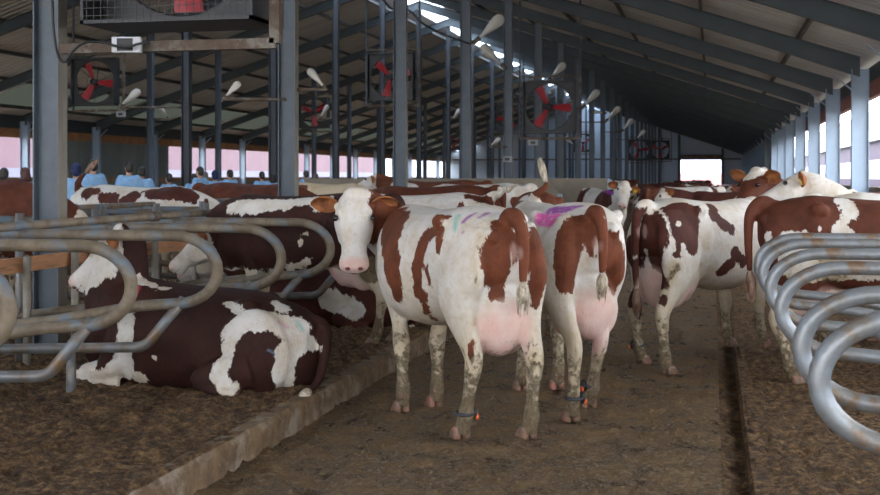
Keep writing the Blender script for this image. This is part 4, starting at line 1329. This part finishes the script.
# the chestnut cow standing in the right cubicles
L4 = (1.31, 10.28, -.05)
make_cow('cow', 'large chestnut cow with white back patch standing side-on behind the right divider loops', L4, math.radians(2), 'coat_red', 1.055,
         feet={'hr': (.12, .02, 0), 'hl': (.24, 0, 0), 'fl': (0, 0, 0), 'fr': (.08, 0, 0)}, base='B',
         poll=(1.25, 0, 1.30), look=(.8, 0, -.6), tail=[(-.80, 0, 1.385), (-.88, -.02, 1.395), (-.955, -.05, 1.30), (-.97, -.08, 1.12), (-.965, -.1, .95), (-.96, -.10, .86)], voxel=.0155, anklet={'hl': -1}, seed=4,
         marks=[('W', [(825, 196, 4), (842, 200, 8), (851, 213, 8), (842, 223, 4)]), ('W', [(838, 230, 8), (846, 236, 8)]), ('W', [(782, 189, 6), (792, 195, 5)]), ('W', [(785, 237, 5), (803, 234, 5)]), ('W', [(769, 236, 4)]), ('W', [(820, 229, 3)]),
                ('W', [(800, 262, 20), (840, 262, 20), (875, 262, 20)]), ('B', [(748, 240, 12), (752, 262, 12)]), ('W', [(772, 340, 14), (778, 365, 14), (794, 350, 12)])],
         muds=[([(757, 216, 6), (762, 228, 8)], .55), ([(765, 300, 16), (790, 285, 14)], .55), ([(830, 270, 25)], .36)], switch='switch_b')
# lying in the near left cubicle
L5 = (-3.60, 8.02, .12)
make_cow('cow', 'dark red and white cow lying in the near left cubicle, head raised facing left', L5, PI, 'coat_dark', 1.0, lying=lying_body(1, 1), base='B', hooves=False,
         poll=(.62, -.02, 1.09), head_k=.95, look=(.76, .08, -.62), hup=(.5, 0, .8), neck_pts=[(.60, 0, .86)], tail=[(-.84, 0, .50), (-.93, .02, .48), (-.98, .05, .42), (-.99, .12, .25), (-.98, .22, .12), (-.95, .32, .07)], voxel=.0145, seed=5, udder=0, wk=1.35, face=.25,
         marks=[('W', [(232, 332, 9), (245, 320, 9), (262, 318, 10), (278, 322, 10), (295, 336, 10), (306, 342, 8), (316, 346, 4)]), ('W', [(283, 308, 6), (276, 303, 4)]), ('W', [(290, 352, 10), (285, 370, 9), (284, 386, 7)]),
                ('W', [(230, 345, 6), (223, 362, 6), (218, 376, 6), (228, 390, 7)]), ('W', [(228, 303, 2), (240, 312, 3), (248, 320, 4)]), ('B', [(250, 363, 13), (256, 380, 12)]), ('W', [(300, 322, 5), (306, 330, 4)]),
                ('W', [(137, 281, 5), (150, 284, 3), (166, 289, 2)]), ('W', [(128, 300, 5), (127, 318, 6), (126, 335, 7), (125, 352, 8), (122, 368, 11), (108, 382, 12), (88, 375, 12), (82, 360, 9)]), ('W', [(140, 378, 7)]), ('B', [(100, 362, 8), (101, 354, 7)]), ('W', [(156, 358, 2)])],
         dyes=[(PINKD, [(279, 322, 2.5), (288, 328, 2)]), (REDD, [(137, 288, 5), (134, 297, 4)]), (GREEN, [(297, 322, 3), (303, 330, 3)]), (BLUE, [(268, 350, 2), (276, 354, 2)])], mudk=.6)
# standing in the next cubicles, head low to the left
L6 = (-3.62, 10.40, .13)
make_cow('cow', 'dark cow with white head lowered to the left, standing behind the lying cow', L6, PI, 'coat_dark', .94, base='B',
         poll=(1.0, 0, 1.06), look=(.80, .0, -.60), neck_pts=[(.86, 0, 1.10)], feet={'hl': (0, 0, 0), 'hr': (-.12, 0, 0)}, voxel=.016, seed=6,
         marks=[('W', [(232, 208, 7), (250, 206, 9), (268, 205, 9), (285, 204, 8), (305, 200, 6), (330, 198, 5)]), ('W', [(315, 200, 7), (316, 208, 4)]), ('W', [(301, 243, 3)]), ('W', [(290, 268, 5), (308, 262, 4)]), ('W', [(305, 234, 2)]),
                ('W', [(286, 285, 8), (286, 310, 8)])],
         muds=[([(370, 270, 18), (368, 295, 18), (374, 325, 14), (378, 345, 10)], .95)])
L7 = (-3.75, 11.58, .12)
make_cow('cow', 'brown cow lying behind the dark standing cow, only legs and flank in view', L7, PI, 'coat_mid', .98, lying=lying_body(1, 1), base='B', hooves=False, udder=0,
         poll=(1.25, 0, .80), look=(.9, 0, -.5), tail=[(-.84, 0, .50), (-.93, .02, .48), (-.98, .05, .42), (-.99, .12, .25), (-.98, .22, .12), (-.95, .32, .07)], voxel=.022, seed=7,
         marks=[('W', [(330, 300, 12), (345, 306, 10), (355, 310, 10)])])
# cattle between
L8 = (-3.12, 12.80, .13)
make_cow('cow', 'white cow with brown patches and raised tail switch, behind the centre cow', L8, PI, 'coat_red', .92, base='W',
         poll=(1.3, 0, 1.15), tail='up', voxel=.02, seed=8, tailside=.04,
         marks=[('B', [(470, 196, 6), (482, 199, 7), (490, 203, 5)]), ('B', [(442, 191, 5)]), ('B', [(462, 206, 3)])])
L9 = (-1.84, 13.02, 0)
make_cow('cow', 'red cow with its tail lifted high, between the two centre cows', L9, math.radians(95), 'coat_bright', 1.02, base='B',
         poll=(1.35, 0, 1.2), tail=[(-.82, 0, 1.385), (-.88, 0, 1.41), (-.91, -.04, 1.44), (-.92, -.09, 1.48), (-.91, -.12, 1.51), (-.90, -.11, 1.55)], voxel=.02, seed=9,
         marks=[('W', [(524, 198, 5), (532, 199, 6), (538, 202, 5)])])
L10 = (-3.55, 15.17, .13)
make_cow('cow', 'plain brown cow back behind the white cow, in the left cubicles', L10, PI, 'coat_red', .97, base='B', poll=(1.3, 0, 1.1), voxel=.024, seed=10,
         marks=[('W', [(500, 190, 3)])])
# beyond the timber plank, facing right
FARL = [((-7.15, 10.37, .14), 0.02, 'coat_red', 1.03, 'B', [], 'plain brown cow at the left edge beyond the divider rails', 'down'),
        ((-7.10, 13.97, .13), 0.0, 'coat_mid', .97, 'W', [('B', [(86, 193, 7), (96, 190, 5)]), ('B', [(103, 197, 6), (113, 199, 7)]), ('B', [(124, 201, 6), (135, 195, 6), (130, 200, 6)]), ('B', [(142, 192, 3)]),
                                                 ('B', [(152, 193, 8), (168, 191, 10), (184, 193, 10), (194, 198, 6)]), ('B', [(212, 195, 5), (206, 201, 3)])], 'white cow with dark red blotches and a yellow mark beyond the left rails', [(-.80, 0, 1.37), (-.84, -.02, 1.42), (-.82, -.04, 1.48), (-.78, -.05, 1.53), (-.74, -.05, 1.57), (-.71, -.05, 1.60)]),
        ((-7.02, 17.6, .13), 0.0, 'coat_red', .98, 'B', [], 'plain red-brown cow beyond the left rails, just left of the second post', 'down'),
        ((-6.95, 21.0, .13), 0.0, 'coat_cream', .97, 'W', [('B', [(303, 188, 5)])], 'cream coloured cow beyond the rails, right of the second post', 'down'),
        ((-3.7, 19.2, .13), PI, 'coat_red', .97, 'W', [], 'white cow in the left cubicles under the third left post', 'down')]
for lc, hd, ct, sc_, bs, mk, lb, tl in FARL:
    make_cow('cow', lb, lc, hd, ct, sc_, base=bs, marks=mk, poll=(1.25, 0, 1.05), voxel=.024, seed=int(lc[1] * 7), tail=tl, tailc='BB' if isinstance(tl, list) else None, switch='switch_b' if isinstance(tl, list) else 'switch_w',
             dyes=[(YEL, [(121, 184, 3), (130, 184, 3)])] if 'yellow' in lb else ())
make_cow('cow', 'brown-necked cow with a white head held up, left of the third left post', (-5.0, 23.0 - .8, .13), PI, 'coat_bright', 1.0, base='B', poll=(1.30, .0, 1.50), look=(.9, .0, -.35), voxel=.022, seed=21,
         marks=[('W', [(398, 188, 8), (410, 190, 8)])], ear_droop=.1)
# the group in the alley beyond
make_cow('cow', 'far white-faced cow with yellow ear tag looking at the camera, in the alley crowd', (-2.05, 23.05, 0), math.radians(-62), 'coat_mid', .98, base='N', bias=-.04, poll=(1.20, -.05, 1.52), look=(.62, -.35, -.66), hup=(.6, 0, .8),
         voxel=.022, seed=22, ear_tag=(1,), dyes=[(PURPLE, [(606, 191, 3), (613, 193, 3)])], ear_droop=.2)
make_cow('cow', 'far red cow with a white face and pink nose turned left, in the alley crowd', (.35, 21.3, 0), PI, 'coat_mid', .97, base='B', poll=(1.22, .1, 1.40), look=(.45, .55, -.62), voxel=.022, seed=23)
make_cow('cow', 'cow with a white woolly poll and wide russet ears, head up above the white cow', (1.62, 14.3, 0), math.radians(190), 'coat_red', 1.0, base='B', poll=(1.16, .06, 1.66), look=(.50, .45, -.62), hup=(.3, .3, .9), neck_pts=[(.95, .02, 1.42)],
         voxel=.018, seed=24, ear_droop=-.30, head_k=1.1, white_face=False, marks=[('W3', [((1.17, .07, 1.72), .13), ((1.24, .12, 1.66), .09)])])
make_cow('cow', 'white-necked cow with a yellow ear tag, head facing left before the right columns', (2.10, 12.7, 0), PI, 'coat_bright', 1.0, base='W', poll=(1.22, 0, 1.62), look=(.90, .05, -.40), neck_pts=[(.98, 0, 1.40)],
         voxel=.02, seed=25, ear_tag=(1,), ear_droop=-.2)
make_cow('cow', 'pale-backed cow standing just behind the large chestnut cow', (1.82, 11.5, -.03), 0.0, 'coat_red', 1.05, base='W', poll=(1.0, 0, 1.05), look=(.30, 0, -.9), hup=(.9, 0, .3), neck_pts=[(.9, 0, 1.1)], voxel=.022, seed=26,
         marks=[('B', [(775, 184, 4), (800, 186, 3)]), ('B', [(868, 184, 6)])])
# small far cattle: a few built, the rest copies of them
PROT = []
for i, (bs, bias, ct, dx) in enumerate((('N', .03, 'coat_red', 1.2), ('N', -.05, 'coat_mid', 1.0), ('B', 0, 'coat_mid', 1.25), ('N', .10, 'coat_bright', 1.25))):
    y = 26.8 + 2.6 * i
    r = make_cow('cow', 'x', (-1.2 + .6 * i, y, 0), math.radians((80, 200, 160, 300)[i]), ct, .98, base=bs, bias=bias, poll=(dx, .1, 1.35), look=(.8, .2, -.6), voxel=.032, seed=40 + i, freq=1.3)
    PROT.append(r)
rnd = random.Random(4)
KIND = ['red and white blotched cow', 'pale blotched cow', 'plain dark red cow', 'chestnut cow with few white patches']
spots = [(-2.0, 37.6, 95), (-.7, 38, 80), (-1.2, 40.6, 178), (-1.2, 42.8, 5), (-1.7, 45.4, 95), (-.5, 46, 90), (-1.2, 48.5, 2), (-1.2, 52, 90), (-1.0, 55.5, 175), (-1.3, 60, 85), (-1.0, 70, 90), (-1.8, 78, 60), (-.4, 86, 110), (-1.2, 95, 80),
         (1.6, 16.9, 180), (1.55, 19.4, 2), (1.6, 22.6, 180), (1.6, 27, 0), (1.6, 31, 180), (1.6, 41, 0),
         (-3.6, 28, 180), (-3.7, 32, 180), (-3.6, 38, 180), (-3.7, 46, 180), (-7.0, 25, 0), (-7.0, 28.5, 0), (-7.0, 33, 0), (-7.0, 40, 0)]
for i, r in enumerate(PROT):
    r['label'] = 'far %s in the alley, %s row of the crowd' % (KIND[i], ORD[i]); r['group'] = 'far cattle in the alley crowd'
cnt = {}
for i, (x, y, a) in enumerate(spots):
    k = (i * 7 + i // 3) % 4
    c = copy_tree(PROT[k]); c.location = (x, y, 0 if -2.6 < x < .2 or x > 0 else .13); c.rotation_euler = (0, 0, math.radians(a + rnd.uniform(-8, 8)))
    zone = 'in the alley crowd' if -2.6 < x < .2 else ('in the right cubicles' if x > 0 else ('in the left cubicles' if x > -5 else 'beyond the left rails'))
    cnt[zone] = cnt.get(zone, 0) + 1
    c['label'] = 'far %s %s, %s there from the camera' % (KIND[k], zone, ORD[cnt[zone] - 1]); c['group'] = 'far cattle ' + zone

# ------------------------------------------------------------------ people in pale blue gowns
def make_person(hairm, hair_kind, label, loc, rz, sc=1.0):
    r = empty('person', loc, rz, label, 'person', 'visitors in pale blue gowns')
    r.scale = (sc, sc, sc)
    mb = MB()
    # torso and pelvis; +x is the way they face
    mb.tube([(0, 0, .86), (0, 0, .98), (0, 0, 1.12), (.01, 0, 1.28), (.0, 0, 1.40), (-.01, 0, 1.455)], [.165, .155, .14, .165, .165, .08], 20, (1, 0, 0), r2=[.115, .105, .095, .115, .10, .06], smoothn=3)
    mb.tube([(-.01, 0, 1.40), (.0, 0, 1.50), (.015, 0, 1.56)], [.062, .055, .055], 14, smoothn=2)
    mb.ell((.02, 0, 1.635), (.095, .076, .115)); mb.ell((.045, 0, 1.575), (.065, .055, .065))
    mb.ell((.12, 0, 1.62), (.022, .013, .022)); mb.ell((.105, 0, 1.572), (.012, .024, .008))
    for s in (-1, 1):
        mb.ell((.01, s * .078, 1.625), (.02, .01, .03)); mb.ell((.0, s * .165, 1.41), (.065, .06, .065))
        mb.tube([(0, s * .175, 1.40), (-.01, s * .225, 1.15), (.03, s * .225, 1.10)], [.052, .043, .040], 12, smoothn=3)
        mb.tube([(.0, s * .225, 1.12), (.14, s * .19, 1.14), (.25, s * .13, 1.18)], [.040, .034, .026], 12, smoothn=3)
        mb.tube([(.25, s * .13, 1.18), (.30, s * .105, 1.195), (.335, s * .09, 1.20)], [.026, .034, .028], 10, (0, 0, 1), r2=[.02, .016, .014], smoothn=2)
        for q in range(4):
            ln = (.062, .072, .068, .052)[q]; o_ = (-.027 + .018 * q)
            a = Vector((.335, s * .09 + o_ * .8, 1.20))
            mb.tube([a - Vector((.02, 0, 0)), a + Vector((ln * .55, -s * .008, .0)), a + Vector((ln * .8, -s * .012, -.02)), a + Vector((ln * .75, -s * .014, -.038))], [.009, .0085, .008, .006], 8)
        mb.tube([(.275, s * .115 - s * .02, 1.20), (.30, s * .06, 1.215), (.325, s * .045, 1.21)], [.012, .011, .008], 8)
        mb.tube([(0, s * .09, .92), (.0, s * .10, .70), (.01, s * .10, .48), (-.01, s * .10, .28), (-.015, s * .10, .07)], [.095, .082, .058, .055, .038], 14, smoothn=3)
        mb.tube([(-.05, s * .10, .045), (.05, s * .105, .045), (.16, s * .115, .03)], [.045, .045, .03], 12, (0, 0, 1), r2=[.04, .038, .022], smoothn=2)
    blended(mb, 'body', .0115, 3, r, M['skin'])
    g = MB()
    g.tube([(0, 0, .52), (0, 0, .80), (0, 0, 1.0), (-.005, 0, 1.15), (.0, 0, 1.30), (-.005, 0, 1.42), (-.01, 0, 1.475)], [.24, .225, .205, .195, .215, .19, .075], 24, (1, 0, 0), r2=[.19, .175, .155, .145, .15, .125, .07], smoothn=4)
    for s in (-1, 1):
        g.ell((-.005, s * .165, 1.405), (.09, .085, .085))
        g.tube([(0, s * .175, 1.41), (-.015, s * .235, 1.26), (-.015, s * .24, 1.12), (.05, s * .225, 1.12), (.22, s * .14, 1.17)], [.078, .075, .068, .062, .045], 14, smoothn=3)
    blended(g, 'gown', .022, 3, r, M['gown'])
    g = MB()
    for s in (-1, 1): g.tube([(0, s * .09, .93), (.0, s * .10, .70), (.01, s * .10, .48), (-.01, s * .10, .09)], [.105, .095, .075, .065], 14, smoothn=3)
    g.build('trousers', M['trousers'], r, True)
    g = MB()
    if hair_kind == 'short':
        g.ell((.0, 0, 1.655), (.105, .086, .108)); g.ell((-.03, 0, 1.60), (.075, .080, .08))
    elif hair_kind == 'long':
        g.ell((-.005, 0, 1.655), (.112, .095, .115)); g.ell((-.04, 0, 1.57), (.085, .10, .13))
    else:
        g.ell((.0, 0, 1.665), (.112, .095, .105)); g.ell((-.04, 0, 1.60), (.085, .09, .10))
    h = blended(g, 'hair' if hair_kind != 'cap' else 'cap', .013, 2, r, hairm)
    return r
PP = [(4, 167, 'short', 'hair_blk', 'person in a pale blue gown with short dark hair at the left picture edge'),
      (25, 167, 'long', 'hair_brn', 'person in a pale blue gown with auburn hair, left of the nearest post'),
      (76, 163, 'cap', 'cap_navy', 'person in a pale blue gown and navy cap, just right of the nearest post'),
      (93, 159, 'short', 'hair_blk', 'broad person in a pale blue gown with cropped dark hair, right of the navy cap'),
      (129, 161, 'short', 'hair_blk', 'person in a pale blue gown with black hair turned right, behind the raised tail'),
      (142, 166, 'short', 'hair_blk', 'dark-haired person in a blue gown before the orange-edged opening'),
      (169, 174, 'short', 'hair_blk', 'short person with only head and blue shoulders above the blotched cow'),
      (194, 174, 'long', 'hair_blk', 'short person with full dark hair in a blue gown, above the blotched cow'),
      (200, 166, 'short', 'hair_blk', 'taller dark-haired person behind the pair right of the ridge post'),
      (205, 171, 'short', 'hair_gry', 'person with greying brown hair in a blue gown behind the blotched cow'),
      (215, 170, 'cap', 'cap_navy', 'person in a blue gown with a dark blue cap, right of the greying one'),
      (230, 169, 'short', 'hair_blk', 'dark-haired person in a blue gown above the plain red-brown cow'),
      (262, 171, 'short', 'hair_blk', 'dark-haired person in a blue gown left of the second post'),
      (273, 174, 'long', 'hair_blk', 'long-haired person in a blue gown right against the second post'),
      (306, 170, 'short', 'hair_blk', 'black-haired person in a blue gown just right of the second post'),
      (316, 173, 'short', 'hair_gry', 'light-haired person in a blue gown, rightmost of the visitors')]
base_people = {}
for i, (px, py, hk, hm_, lb) in enumerate(PP):
    X = -11.6 - (.5 if i % 2 else 0)
    D = -X * F / CT / (712 - px)
    w = P(px, 177, D)
    top = EYE + (177 - py) * D / F      # crown of the head
    sc_ = (top - .20) / 1.77
    rz = math.radians(110 + (i * 37) % 60)
    if (hk, hm_) in base_people:
        r = copy_tree(base_people[(hk, hm_)]); r['label'] = lb
    else:
        r = make_person(M[hm_], hk, lb, (0, 0, 0), 0); base_people[(hk, hm_)] = r
    r.location = (w.x, w.y, .20); r.rotation_euler = (0, 0, rz); sc_ = max(.86, min(1.08, sc_)); r.scale = (sc_, sc_ * (1.15 if 'broad' in lb else 1), sc_)
